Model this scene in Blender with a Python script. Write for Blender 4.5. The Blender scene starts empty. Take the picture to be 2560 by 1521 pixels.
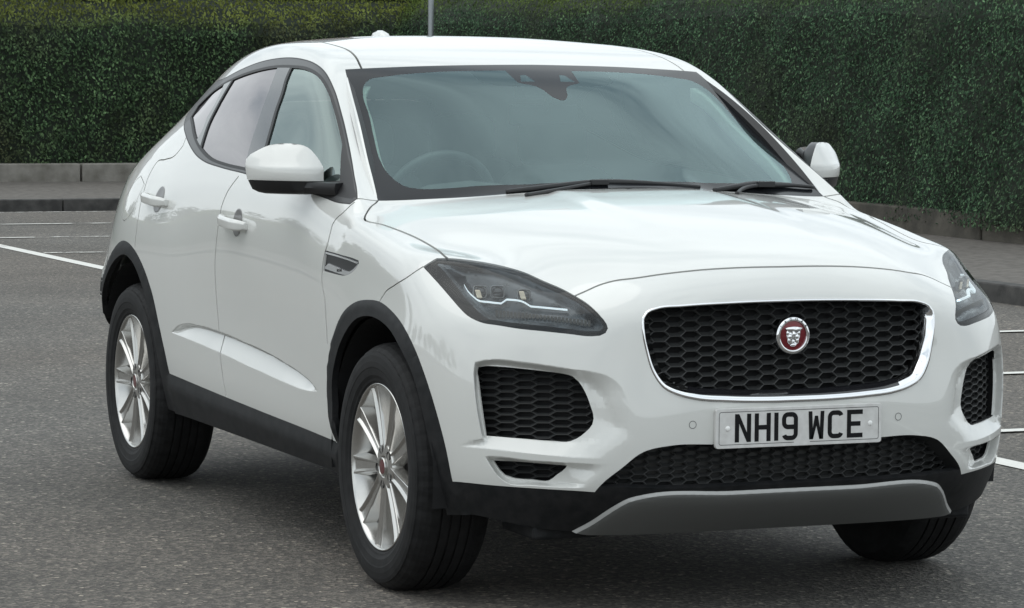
import bpy, bmesh, math, random
import numpy as np
from mathutils import Vector, Matrix
from mathutils.bvhtree import BVHTree
from mathutils.geometry import delaunay_2d_cdt
rad = math.radians
random.seed(7); RNG = np.random.default_rng(7)
sc = bpy.context.scene
COL = sc.collection

# ---------------------------------------------------------------- camera
cd = bpy.data.cameras.new('camera'); cam = bpy.data.objects.new('camera', cd); COL.objects.link(cam); sc.camera = cam
cam.location = (8.8414, -4.1413, 1.5540)
cam.rotation_euler = (1.498856, -0.008088, 1.174034)
cd.sensor_width = 36.0; cd.lens = 8019.6 / 2560 * 36
cd.shift_x = -(1332.07 - 1280) / 2560; cd.shift_y = (736.35 - 760.5) / 2560
cd.clip_start = 0.1; cd.clip_end = 600

# ---------------------------------------------------------------- sky, sun, exposure
SUN_EL, SUN_ROT = rad(60), rad(150)
w = bpy.data.worlds.new('World'); sc.world = w; w.use_nodes = True
nt = w.node_tree; N = nt.nodes; Lk = nt.links
bg = N['Background']
sky = N.new('ShaderNodeTexSky'); sky.sky_type = 'NISHITA'; sky.sun_disc = False
sky.sun_elevation = SUN_EL; sky.sun_rotation = SUN_ROT; sky.air_density = 1.0; sky.dust_density = 2.0
tc = N.new('ShaderNodeTexCoord')
mp = N.new('ShaderNodeMapping'); mp.inputs['Scale'].default_value = (1.0, 1.0, 2.6)
Lk.new(tc.outputs['Generated'], mp.inputs['Vector'])
nz = N.new('ShaderNodeTexNoise'); nz.inputs['Scale'].default_value = 2.7; nz.inputs['Detail'].default_value = 7; nz.inputs['Roughness'].default_value = .55
nz.inputs['Distortion'].default_value = .6
Lk.new(mp.outputs['Vector'], nz.inputs['Vector'])
rp = N.new('ShaderNodeValToRGB')
rp.color_ramp.elements[0].position = .32; rp.color_ramp.elements[0].color = (4.4, 5.1, 5.6, 1)
rp.color_ramp.elements[1].position = .62; rp.color_ramp.elements[1].color = (8.9, 9.6, 9.8, 1)
e_ = rp.color_ramp.elements.new(.47); e_.color = (7.4, 8.0, 8.3, 1)
Lk.new(nz.outputs['Fac'], rp.inputs['Fac'])
mx = N.new('ShaderNodeMix'); mx.data_type = 'RGBA'; mx.inputs[0].default_value = .93
Lk.new(sky.outputs['Color'], mx.inputs[6]); Lk.new(rp.outputs['Color'], mx.inputs[7])
# an overcast sky is about three times brighter overhead than at the horizon
sxyz = N.new('ShaderNodeSeparateXYZ'); Lk.new(tc.outputs['Generated'], sxyz.inputs[0])
mr = N.new('ShaderNodeMapRange'); mr.inputs['From Min'].default_value = 0; mr.inputs['From Max'].default_value = .9; mr.inputs['To Min'].default_value = .92; mr.inputs['To Max'].default_value = 1.10
Lk.new(sxyz.outputs['Z'], mr.inputs['Value'])
vm = N.new('ShaderNodeVectorMath'); vm.operation = 'SCALE'; Lk.new(mx.outputs[2], vm.inputs[0]); Lk.new(mr.outputs[0], vm.inputs['Scale'])
Lk.new(vm.outputs[0], bg.inputs['Color']); bg.inputs['Strength'].default_value = .12
sl = bpy.data.lights.new('sun', 'SUN'); sl.energy = .5; sl.angle = rad(55); sl.color = (1, .96, .9)
so = bpy.data.objects.new('sun', sl); COL.objects.link(so)
so.rotation_euler = Vector((-math.sin(-SUN_ROT) * math.cos(SUN_EL), -math.cos(SUN_ROT) * math.cos(SUN_EL), -math.sin(SUN_EL))).to_track_quat('-Z', 'Y').to_euler()
sc.view_settings.view_transform = 'Standard'; sc.view_settings.look = 'None'; sc.view_settings.gamma = 1; sc.view_settings.exposure = .27
sc.view_settings.use_curve_mapping = False

# ---------------------------------------------------------------- materials
MT = {}
def mat(name, col=(.5, .5, .5), rough=.5, metal=0, coat=0, spec=.5, emit=None, es=0, trans=0, ior=1.5, alpha=1):
    if name in MT: return MT[name]
    m = bpy.data.materials.new(name); m.use_nodes = True; b = m.node_tree.nodes['Principled BSDF']
    b.inputs['Base Color'].default_value = (*col, 1); b.inputs['Roughness'].default_value = rough; b.inputs['Metallic'].default_value = metal
    b.inputs['Coat Weight'].default_value = coat; b.inputs['Coat Roughness'].default_value = .02; b.inputs['Specular IOR Level'].default_value = spec
    b.inputs['Transmission Weight'].default_value = trans; b.inputs['IOR'].default_value = ior; b.inputs['Alpha'].default_value = alpha
    if emit: b.inputs['Emission Color'].default_value = (*emit, 1); b.inputs['Emission Strength'].default_value = es
    MT[name] = m; return m
def addnoise(m, scale, c1, c2, detail=6, rough_var=None, bump=0, bscale=None, pos=(.35, .65), coord='Object', dist=.01):
    """colour noise between c1 and c2 on a principled material, optional bump"""
    nt = m.node_tree; b = nt.nodes['Principled BSDF']
    tc = nt.nodes.new('ShaderNodeTexCoord'); n = nt.nodes.new('ShaderNodeTexNoise'); n.inputs['Scale'].default_value = scale; n.inputs['Detail'].default_value = detail
    nt.links.new(tc.outputs[coord], n.inputs['Vector'])
    r = nt.nodes.new('ShaderNodeValToRGB'); r.color_ramp.elements[0].position, r.color_ramp.elements[1].position = pos
    r.color_ramp.elements[0].color = (*c1, 1); r.color_ramp.elements[1].color = (*c2, 1)
    nt.links.new(n.outputs['Fac'], r.inputs['Fac']); nt.links.new(r.outputs['Color'], b.inputs['Base Color'])
    if bump:
        n2 = nt.nodes.new('ShaderNodeTexNoise'); n2.inputs['Scale'].default_value = bscale or scale; n2.inputs['Detail'].default_value = 4
        nt.links.new(tc.outputs[coord], n2.inputs['Vector'])
        bp = nt.nodes.new('ShaderNodeBump'); bp.inputs['Strength'].default_value = bump; bp.inputs['Distance'].default_value = dist
        nt.links.new(n2.outputs['Fac'], bp.inputs['Height']); nt.links.new(bp.outputs['Normal'], b.inputs['Normal'])
    return m
def glass(name, tint, refl=.06, rough=0.0, fac=1.15, rc=(1, 1, 1)):
    """thin glass sheet: see-through tint plus fresnel reflection"""
    m = bpy.data.materials.new(name); m.use_nodes = True; nt = m.node_tree; nt.nodes.clear()
    o = nt.nodes.new('ShaderNodeOutputMaterial'); t = nt.nodes.new('ShaderNodeBsdfTransparent'); g = nt.nodes.new('ShaderNodeBsdfGlossy')
    f = nt.nodes.new('ShaderNodeFresnel'); f.inputs['IOR'].default_value = 1.5; a = nt.nodes.new('ShaderNodeMath'); a.operation = 'MULTIPLY_ADD'
    a.inputs[1].default_value = fac; a.inputs[2].default_value = refl; a.use_clamp = True
    x = nt.nodes.new('ShaderNodeMixShader'); t.inputs['Color'].default_value = (*tint, 1); g.inputs['Roughness'].default_value = rough; g.inputs['Color'].default_value = (*rc, 1)
    nt.links.new(f.outputs[0], a.inputs[0]); nt.links.new(a.outputs[0], x.inputs[0]); nt.links.new(t.outputs[0], x.inputs[1]); nt.links.new(g.outputs[0], x.inputs[2])
    nt.links.new(x.outputs[0], o.inputs['Surface']); MT[name] = m; return m
PAINT = mat('white_paint', (.74, .745, .735), .4, coat=1.0, spec=.3)
addnoise(PAINT, 3.0, (.665, .667, .640), (.680, .682, .656), bump=.0)
PAINT.node_tree.nodes['Principled BSDF'].inputs['Coat IOR'].default_value = 1.72
PAINT.node_tree.nodes['Principled BSDF'].inputs['Coat Roughness'].default_value = .006
BLACKP = mat('black_plastic', (.012, .012, .013), .55, spec=.22); addnoise(BLACKP, 30, (.009, .010, .011), (.018, .018, .019), bump=.15, bscale=900, dist=.001)
GLOSSB = mat('gloss_black', (.012, .012, .014), .08, coat=.5)
TRIM = mat('satin_trim', (.035, .035, .036), .30, metal=.2, coat=.1)
DARK = mat('dark_void', (.006, .006, .007), .8)
CHROME = mat('chrome', (.86, .86, .87), .05, metal=1)
SATIN = mat('satin_grey', (.12, .122, .118), .45, metal=.25)
RUB = mat('rubber', (.013, .013, .014), .62)
ALLOY = mat('alloy_silver', (.56, .55, .53), .22, metal=.9, coat=.3)
ALLOYD = mat('alloy_inner', (.42, .42, .42), .3, metal=.75)
WSGL = glass('windscreen_glass', (.80, .94, .90), .055, rc=(.76, .98, 1.0))
BANDGL = glass('windscreen_band', (.30, .36, .36), .045, rc=(.76, .98, 1.0))
SIDEGL = glass('side_glass', (.72, .86, .79), .13, fac=1.3, rc=(.88, 1, .96))
PRIVGL = glass('privacy_glass', (.06, .065, .07), .10, fac=1.35, rc=(1, .96, .97))
LENS = glass('lamp_lens', (.90, .92, .92), .0, fac=.65)
FRIT = mat('glass_frit', (.010, .011, .013), .12, spec=.28)
SEAL = mat('window_seal', (.010, .010, .011), .5)
PILLAR = mat('pillar_gloss', (.03, .03, .032), .12, coat=.5, spec=.5)

# ---------------------------------------------------------------- object helpers
def meshobj(name, V, F, m=None, parent=None, normals=None, smooth=True, mats=None, midx=None):
    me = bpy.data.meshes.new(name)
    me.from_pydata([tuple(v) for v in np.asarray(V, float).tolist()], [], [tuple(f) for f in (F.tolist() if hasattr(F, 'tolist') else F)])
    me.update()
    if smooth: me.polygons.foreach_set('use_smooth', [True] * len(me.polygons))
    if mats:
        for q in mats: me.materials.append(q)
        me.polygons.foreach_set('material_index', midx)
    elif m: me.materials.append(m)
    if normals is not None: me.normals_split_custom_set_from_vertices([tuple(n) for n in np.asarray(normals, float).tolist()])
    o = bpy.data.objects.new(name, me); COL.objects.link(o)
    if parent: o.parent = parent
    return o
def bmobj(name, bm, m=None, parent=None, smooth=False, bevel=0, seg=2, autosm=None, subs=0):
    me = bpy.data.meshes.new(name); bm.normal_update(); bm.to_mesh(me); bm.free()
    if m: me.materials.append(m)
    if smooth: me.polygons.foreach_set('use_smooth', [True] * len(me.polygons))
    o = bpy.data.objects.new(name, me); COL.objects.link(o)
    if parent: o.parent = parent
    if bevel:
        b = o.modifiers.new('bevel', 'BEVEL'); b.width = bevel; b.segments = seg; b.limit_method = 'ANGLE'; b.angle_limit = rad(35)
    if subs:
        s = o.modifiers.new('sub', 'SUBSURF'); s.levels = subs; s.render_levels = subs
    return o
def empty(name, loc=(0, 0, 0), label=None, cat=None, group=None, parent=None):
    o = bpy.data.objects.new(name, None); COL.objects.link(o); o.location = loc; o.empty_display_size = .1
    if label: o['label'] = label
    if cat: o['category'] = cat
    if group: o['group'] = group
    if parent: o.parent = parent
    return o
def box(bm, x0, x1, y0, y1, z0, z1):
    v = [bm.verts.new(p) for p in ((x0, y0, z0), (x1, y0, z0), (x1, y1, z0), (x0, y1, z0), (x0, y0, z1), (x1, y0, z1), (x1, y1, z1), (x0, y1, z1))]
    for f in ((3, 2, 1, 0), (4, 5, 6, 7), (0, 1, 5, 4), (1, 2, 6, 5), (2, 3, 7, 6), (3, 0, 4, 7)): bm.faces.new([v[i] for i in f])
    return v
def revolve(bm, prof, n, axis='y', close=False, cx=0, cz=0, flip=False):
    """prof = [(radius, along-axis)]; lathe about an axis parallel to y"""
    rings = []
    for k in range(n):
        a = 2 * math.pi * k / n; rings.append([bm.verts.new((cx + r * math.cos(a), y, cz + r * math.sin(a))) for r, y in prof])
    m = len(prof)
    for k in range(n):
        A, B = rings[k], rings[(k + 1) % n]
        for i in range(m if close else m - 1):
            j = (i + 1) % m
            f = (A[i], A[j], B[j], B[i]); bm.faces.new(f[::-1] if flip else f)
    return rings
def tube(bm, pts, r, n=8, cap=True, rfun=None):
    P = [Vector(p) for p in pts]; rings = []
    up = None
    for i, p in enumerate(P):
        t = (P[min(i + 1, len(P) - 1)] - P[max(i - 1, 0)]).normalized()
        if up is None: up = t.orthogonal().normalized()
        up = (up - t * up.dot(t)).normalized(); s = t.cross(up)
        rr = rfun(i / (len(P) - 1)) if rfun else r
        rings.append([bm.verts.new(p + (up * math.cos(2 * math.pi * k / n) + s * math.sin(2 * math.pi * k / n)) * rr) for k in range(n)])
    for A, B in zip(rings[:-1], rings[1:]):
        for k in range(n): bm.faces.new((A[k], A[(k + 1) % n], B[(k + 1) % n], B[k]))
    if cap: bm.faces.new(rings[0][::-1]); bm.faces.new(rings[-1])
def mirror_obj(o, parent=None, name=None):
    """mirrored copy across the car's centre plane (own mesh)"""
    me = o.data.copy(); n = o.copy(); n.data = me; COL.objects.link(n); n.parent = parent or o.parent
    M = Matrix.Diagonal((1, -1, 1, 1)); me.transform(M); me.flip_normals()
    n.matrix_local = M @ o.matrix_local @ M
    return n
def smooth_line(pts, closed=False, corner=38, step=.012):
    """centripetal-ish Catmull-Rom through 3D points, corners kept sharp"""
    P = [np.array(p, float) for p in pts]
    if closed and np.linalg.norm(P[0] - P[-1]) < 1e-6: P = P[:-1]
    n = len(P); Q = []
    def cor(i):
        if not closed and (i <= 0 or i >= n - 1): return True
        a = P[i] - P[(i - 1) % n]; b = P[(i + 1) % n] - P[i]
        c = a @ b / (np.linalg.norm(a) * np.linalg.norm(b) + 1e-12)
        return math.degrees(math.acos(max(-1, min(1, c)))) > corner
    rng = range(n) if closed else range(n - 1)
    for i in rng:
        p1, p2 = P[i], P[(i + 1) % n]
        L = np.linalg.norm(p2 - p1); k = max(1, int(L / step))
        def tang(j):
            a, b = P[(j - 1) % n], P[(j + 1) % n]; q = P[j % n]
            la, lb = np.linalg.norm(q - a), np.linalg.norm(b - q)
            return ((q - a) / la * lb + (b - q) / lb * la) / (la + lb)
        d = (p2 - p1) / L
        t1 = d if cor(i) else tang(i)
        t2 = d if cor((i + 1) % n if closed else i + 1) else tang(i + 1)
        for s in range(k):
            u = s / k
            Q.append((2 * u**3 - 3 * u**2 + 1) * p1 + (u**3 - 2 * u**2 + u) * L * t1 + (-2 * u**3 + 3 * u**2) * p2 + (u**3 - u**2) * L * t2)
    if not closed: Q.append(P[-1])
    return np.array(Q)
# control cage of the body, car's left half (x forward, y left, z up) and its faces
CV=[(0.8272,0.0,0.9974),(0.8166,0.3022,0.9796),(0.7797,0.4512,0.9526),(0.7271,0.5953,0.9005),(0.6254,0.6878,0.9239),(0.5055,0.7606,0.944),(0.3644,0.8386,0.9312),(0.6167,0.0,1.0605),(0.607,0.3,1.0527),(0.558,0.4644,1.0299),(0.5058,0.6013,1.0007),(0.4464,0.7091,0.9907),(0.366,0.7985,1.0093),(0.1972,0.91,0.9877),(0.3286,0.0,1.1121),(0.3161,0.2985,1.1049),(0.3016,0.4787,1.0843),(0.2594,0.6299,1.0532),(0.178,0.7523,1.0005),(0.1398,0.8379,1.0079),(0.0354,0.9143,1.0205),(0.0119,0.0,1.1479),(-0.0025,0.2984,1.1417),(-0.0006,0.4708,1.1227),(-0.0059,0.6347,1.0924),(-0.0492,0.7489,1.065),(-0.0984,0.8394,1.0503),(-0.1612,0.9119,1.0524),(-0.2506,0.0,1.1645),(-0.2574,0.2916,1.1613),(-0.3048,0.4715,1.1475),(-0.3872,0.6248,1.1288),(-0.3877,0.7288,1.107),(-0.3787,0.835,1.0893),(-0.3737,0.9042,1.0824),(-0.2733,0.0,1.1482),(-0.2763,0.3137,1.1459),(-0.3268,0.5732,1.1321),(-0.4184,0.8281,1.1035),(-0.373,0.8436,1.1123),(-0.3556,0.8596,1.0969),(-0.3892,0.8788,1.078),(-0.4868,0.0,1.2756),(-0.4902,0.2972,1.2745),(-0.5316,0.5347,1.2565),(-0.6134,0.7579,1.2195),(-0.5484,0.7975,1.2262),(-0.5792,0.8465,1.1684),(-0.6373,0.8837,1.1165),(-0.7625,0.0,1.4227),(-0.7672,0.2885,1.42),(-0.8107,0.518,1.3952),(-0.885,0.7066,1.3781),(-0.8447,0.7624,1.3825),(-0.8714,0.8254,1.2521),(-0.9113,0.8894,1.1324),(-1.0247,0.0,1.5548),(-1.0327,0.2789,1.5531),(-1.0807,0.4835,1.5505),(-1.1377,0.6439,1.5598),(-1.1326,0.7141,1.5317),(-1.158,0.7967,1.322),(-1.1637,0.8867,1.1344),(-1.292,0.0,1.6079),(-1.2854,0.2805,1.6044),(-1.325,0.4929,1.6037),(-1.3439,0.6148,1.5989),(-1.3701,0.6798,1.5796),(-1.3783,0.7904,1.381),(-1.4092,0.8903,1.1362),(-1.7587,0.0,1.6534),(-1.758,0.279,1.6515),(-1.7543,0.5062,1.6342),(-1.7509,0.6094,1.6279),(-1.7494,0.6744,1.6068),(-1.7483,0.787,1.4024),(-1.7464,0.8884,1.143),(-2.1493,0.0,1.6474),(-2.152,0.2799,1.6451),(-2.1415,0.5003,1.6249),(-2.1322,0.5947,1.6057),(-2.1266,0.6729,1.5837),(-2.1189,0.7854,1.3878),(-2.1069,0.8815,1.1646),(-2.5561,0.0,1.603),(-2.5615,0.2836,1.597),(-2.5228,0.4798,1.582),(-2.509,0.5708,1.5475),(-2.4616,0.6642,1.4974),(-2.43,0.7781,1.3624),(-2.4123,0.8692,1.1887),(-2.9185,0.0,1.5482),(-2.9266,0.2864,1.5434),(-2.8763,0.4714,1.5251),(-2.8535,0.5557,1.4615),(-2.7791,0.6432,1.3655),(-2.7397,0.7764,1.2888),(-2.6892,0.867,1.2023),(-3.1657,0.0,1.4667),(-3.1557,0.2893,1.4645),(-3.1083,0.4478,1.4349),(-3.0689,0.5656,1.3606),(-3.0158,0.6437,1.2503),(-2.9763,0.765,1.2034),(-2.9429,0.8475,1.1584),(-3.3336,0.0,1.2933),(-3.3234,0.2905,1.2884),(-3.292,0.428,1.2696),(-3.2484,0.5425,1.2277),(-3.2095,0.6641,1.1699),(-3.167,0.7457,1.1514),(-3.1361,0.8202,1.1038),(-3.4284,0.0,1.0247),(-3.4265,0.3044,1.0271),(-3.3981,0.4595,1.0157),(-3.3676,0.5918,1.0115),(-3.3422,0.6754,1.0094),(-3.3036,0.7449,0.9985),(-3.2554,0.8057,0.9942),(0.8744,0.0,0.869),(0.8787,0.3026,0.8706),(0.8654,0.4539,0.8745),(0.7979,0.5876,0.8571),(0.7099,0.7092,0.8549),(0.6143,0.7873,0.8652),(0.4896,0.8642,0.8657),(0.3703,0.9219,0.8467),(0.1631,0.9222,0.8608),(-0.0666,0.9189,0.8953),(-0.3048,0.9153,0.9459),(-0.4594,0.9146,0.9732),(-0.6566,0.9129,0.9924),(-0.8971,0.9103,1.0063),(-1.1608,0.9096,1.0141),(-1.4063,0.9095,1.0236),(-1.7461,0.9097,1.0336),(-2.1109,0.9147,1.0437),(-2.4006,0.9312,1.0487),(-2.6797,0.9352,1.0297),(-2.9505,0.9114,0.9986),(-3.1523,0.8514,0.9545),(-3.2985,0.8164,0.9242),(-3.3604,0.7179,0.9305),(-3.4107,0.6729,0.9322),(-3.4393,0.5874,0.9284),(-3.4647,0.4545,0.9447),(-3.4794,0.3021,0.9417),(-3.484,0.0,0.9404),(0.8859,0.0,0.7416),(0.877,0.3027,0.7413),(0.8556,0.4552,0.751),(0.8232,0.5774,0.7507),(0.7405,0.7034,0.7543),(0.6492,0.7892,0.7669),(0.5394,0.8764,0.7737),(0.3458,0.9368,0.756),(0.1444,0.9438,0.7599),(-0.0789,0.9393,0.774),(-0.3124,0.9286,0.8027),(-0.4531,0.9248,0.8156),(-0.651,0.9219,0.8308),(-0.8973,0.9194,0.8487),(-1.1621,0.9185,0.8679),(-1.4056,0.9182,0.8781),(-1.746,0.9198,0.8877),(-2.1113,0.9336,0.8982),(-2.4023,0.954,0.904),(-2.6824,0.9582,0.8901),(-2.9509,0.9333,0.8742),(-3.1488,0.878,0.8507),(-3.2955,0.841,0.8462),(-3.3774,0.7422,0.8513),(-3.4238,0.6868,0.8306),(-3.4522,0.5845,0.8326),(-3.4717,0.454,0.8324),(-3.4805,0.3022,0.8315),(-3.4867,0.0,0.8318),(0.9053,0.0,0.5991),(0.9027,0.3024,0.5978),(0.8769,0.4543,0.5935),(0.8381,0.5847,0.6081),(0.7481,0.7178,0.619),(0.6464,0.8104,0.6297),(0.5438,0.8882,0.645),(0.3363,0.9425,0.6277),(0.1414,0.9495,0.6371),(-0.081,0.9454,0.6406),(-0.3139,0.9315,0.6488),(-0.4512,0.9236,0.6602),(-0.6513,0.9199,0.6626),(-0.8988,0.9166,0.6641),(-1.1619,0.9143,0.6748),(-1.4061,0.9139,0.6854),(-1.746,0.9168,0.6948),(-2.1108,0.935,0.7056),(-2.4023,0.9526,0.7199),(-2.6819,0.9581,0.7154),(-2.9502,0.9532,0.7122),(-3.1483,0.914,0.7164),(-3.2938,0.8692,0.7217),(-3.373,0.8048,0.7217),(-3.4354,0.6778,0.7219),(-3.4621,0.5828,0.7215),(-3.4838,0.4558,0.7203),(-3.4856,0.302,0.7208),(-3.4919,0.0,0.721),(0.8932,0.0,0.466),(0.8894,0.3035,0.4654),(0.8818,0.4521,0.4719),(0.8289,0.5938,0.4752),(0.7398,0.7176,0.4857),(0.6471,0.8021,0.4965),(0.5445,0.8843,0.5111),(0.3407,0.932,0.5009),(0.1451,0.9416,0.5014),(-0.078,0.9366,0.4999),(-0.3136,0.9259,0.5057),(-0.4518,0.9197,0.5019),(-0.652,0.917,0.5082),(-0.898,0.9149,0.5137),(-1.1623,0.9142,0.5172),(-1.4054,0.9139,0.52),(-1.746,0.9156,0.5324),(-2.1114,0.9276,0.5443),(-2.4019,0.9456,0.5435),(-2.6819,0.9545,0.5706),(-2.9503,0.947,0.6103),(-3.1492,0.9072,0.6227),(-3.2965,0.8673,0.5677),(-3.3767,0.8009,0.5723),(-3.4402,0.6772,0.5994),(-3.4678,0.5838,0.5995),(-3.4814,0.4542,0.6005),(-3.4846,0.3026,0.5998),(-3.4919,0.0,0.6),(0.8911,0.0,0.3599),(0.8845,0.3006,0.3593),(0.863,0.4555,0.3664),(0.8264,0.5897,0.3711),(0.7424,0.704,0.3831),(0.6503,0.7929,0.3848),(0.5509,0.8738,0.3862),(0.3399,0.9179,0.3939),(0.1436,0.9247,0.3914),(-0.0806,0.9248,0.3883),(-0.3113,0.9184,0.394),(-0.4536,0.9155,0.3992),(-0.6508,0.9152,0.3968),(-0.899,0.9142,0.4039),(-1.1607,0.9128,0.4106),(-1.407,0.9127,0.4158),(-1.746,0.9146,0.4218),(-2.1102,0.9206,0.427),(-2.4029,0.9293,0.4238),(-2.6818,0.9415,0.4744),(-2.9502,0.9289,0.5364),(-3.1501,0.8956,0.5378),(-3.2882,0.8517,0.5409),(-3.3569,0.7827,0.5391),(-3.4084,0.6743,0.4925),(-3.4439,0.5904,0.4798),(-3.4488,0.465,0.4815),(-3.4545,0.299,0.4826),(-3.463,0.0,0.4815),(0.7551,0.0,0.2521),(0.7569,0.3012,0.2521),(0.7486,0.4511,0.2517),(0.7186,0.6104,0.2532),(0.667,0.6909,0.261),(0.6055,0.7719,0.275),(0.5105,0.8404,0.2938),(0.3461,0.8732,0.2595),(0.1434,0.8875,0.2694),(-0.0796,0.8848,0.2803),(-0.3123,0.885,0.2898),(-0.4522,0.8851,0.3021),(-0.6526,0.8851,0.2999),(-0.8976,0.8851,0.2999),(-1.1616,0.8851,0.3002),(-1.4066,0.885,0.3001),(-1.7463,0.8851,0.3),(-2.1101,0.8851,0.3014),(-2.4026,0.8846,0.2931),(-2.682,0.8876,0.3242),(-2.9498,0.8766,0.4779),(-3.1555,0.8172,0.4942),(-3.2575,0.786,0.4945),(-3.3144,0.7114,0.4623),(-3.3433,0.6294,0.4263),(-3.3496,0.5589,0.3362),(-3.362,0.419,0.351),(-3.36,0.3072,0.3506),(-3.36,0.0,0.3495)]
CF=[(0,1,8,7),(1,2,9,8),(2,3,10,9),(3,4,11,10),(4,5,12,11),(5,6,13,12),(7,8,15,14),(8,9,16,15),(9,10,17,16),(10,11,18,17),(11,12,19,18),(12,13,20,19),(14,15,22,21),(15,16,23,22),(16,17,24,23),(17,18,25,24),(18,19,26,25),(19,20,27,26),(21,22,29,28),(22,23,30,29),(23,24,31,30),(24,25,32,31),(25,26,33,32),(26,27,34,33),(28,29,36,35),(29,30,37,36),(30,31,38,37),(31,32,39,38),(32,33,40,39),(33,34,41,40),(35,36,43,42),(36,37,44,43),(37,38,45,44),(38,39,46,45),(39,40,47,46),(40,41,48,47),(42,43,50,49),(43,44,51,50),(44,45,52,51),(45,46,53,52),(46,47,54,53),(47,48,55,54),(49,50,57,56),(50,51,58,57),(51,52,59,58),(52,53,60,59),(53,54,61,60),(54,55,62,61),(56,57,64,63),(57,58,65,64),(58,59,66,65),(59,60,67,66),(60,61,68,67),(61,62,69,68),(63,64,71,70),(64,65,72,71),(65,66,73,72),(66,67,74,73),(67,68,75,74),(68,69,76,75),(70,71,78,77),(71,72,79,78),(72,73,80,79),(73,74,81,80),(74,75,82,81),(75,76,83,82),(77,78,85,84),(78,79,86,85),(79,80,87,86),(80,81,88,87),(81,82,89,88),(82,83,90,89),(84,85,92,91),(85,86,93,92),(86,87,94,93),(87,88,95,94),(88,89,96,95),(89,90,97,96),(91,92,99,98),(92,93,100,99),(93,94,101,100),(94,95,102,101),(95,96,103,102),(96,97,104,103),(98,99,106,105),(99,100,107,106),(100,101,108,107),(101,102,109,108),(102,103,110,109),(103,104,111,110),(105,106,113,112),(106,107,114,113),(107,108,115,114),(108,109,116,115),(109,110,117,116),(110,111,118,117),(0,119,120,1),(1,120,121,2),(2,121,122,3),(3,122,123,4),(4,123,124,5),(5,124,125,6),(6,125,126,13),(13,126,127,20),(20,127,128,27),(27,128,129,34),(34,129,130,41),(41,130,131,48),(48,131,132,55),(55,132,133,62),(62,133,134,69),(69,134,135,76),(76,135,136,83),(83,136,137,90),(90,137,138,97),(97,138,139,104),(104,139,140,111),(111,140,141,118),(118,141,142,117),(117,142,143,116),(116,143,144,115),(115,144,145,114),(114,145,146,113),(113,146,147,112),(119,148,149,120),(120,149,150,121),(121,150,151,122),(122,151,152,123),(123,152,153,124),(124,153,154,125),(125,154,155,126),(126,155,156,127),(127,156,157,128),(128,157,158,129),(129,158,159,130),(130,159,160,131),(131,160,161,132),(132,161,162,133),(133,162,163,134),(134,163,164,135),(135,164,165,136),(136,165,166,137),(137,166,167,138),(138,167,168,139),(139,168,169,140),(140,169,170,141),(141,170,171,142),(142,171,172,143),(143,172,173,144),(144,173,174,145),(145,174,175,146),(146,175,176,147),(148,177,178,149),(149,178,179,150),(150,179,180,151),(151,180,181,152),(152,181,182,153),(153,182,183,154),(154,183,184,155),(155,184,185,156),(156,185,186,157),(157,186,187,158),(158,187,188,159),(159,188,189,160),(160,189,190,161),(161,190,191,162),(162,191,192,163),(163,192,193,164),(164,193,194,165),(165,194,195,166),(166,195,196,167),(167,196,197,168),(168,197,198,169),(169,198,199,170),(170,199,200,171),(171,200,201,172),(172,201,202,173),(173,202,203,174),(174,203,204,175),(175,204,205,176),(177,206,207,178),(178,207,208,179),(179,208,209,180),(180,209,210,181),(181,210,211,182),(182,211,212,183),(183,212,213,184),(184,213,214,185),(185,214,215,186),(186,215,216,187),(187,216,217,188),(188,217,218,189),(189,218,219,190),(190,219,220,191),(191,220,221,192),(192,221,222,193),(193,222,223,194),(194,223,224,195),(195,224,225,196),(196,225,226,197),(197,226,227,198),(198,227,228,199),(199,228,229,200),(200,229,230,201),(201,230,231,202),(202,231,232,203),(203,232,233,204),(204,233,234,205),(206,235,236,207),(207,236,237,208),(208,237,238,209),(209,238,239,210),(210,239,240,211),(211,240,241,212),(212,241,242,213),(213,242,243,214),(214,243,244,215),(215,244,245,216),(216,245,246,217),(217,246,247,218),(218,247,248,219),(219,248,249,220),(220,249,250,221),(221,250,251,222),(222,251,252,223),(223,252,253,224),(224,253,254,225),(225,254,255,226),(226,255,256,227),(227,256,257,228),(228,257,258,229),(229,258,259,230),(230,259,260,231),(231,260,261,232),(232,261,262,233),(233,262,263,234),(235,264,265,236),(236,265,266,237),(237,266,267,238),(238,267,268,239),(239,268,269,240),(240,269,270,241),(241,270,271,242),(242,271,272,243),(243,272,273,244),(244,273,274,245),(245,274,275,246),(246,275,276,247),(247,276,277,248),(248,277,278,249),(249,278,279,250),(250,279,280,251),(251,280,281,252),(252,281,282,253),(253,282,283,254),(254,283,284,255),(255,284,285,256),(256,285,286,257),(257,286,287,258),(258,287,288,259),(259,288,289,260),(260,289,290,261),(261,290,291,262),(262,291,292,263)]
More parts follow.
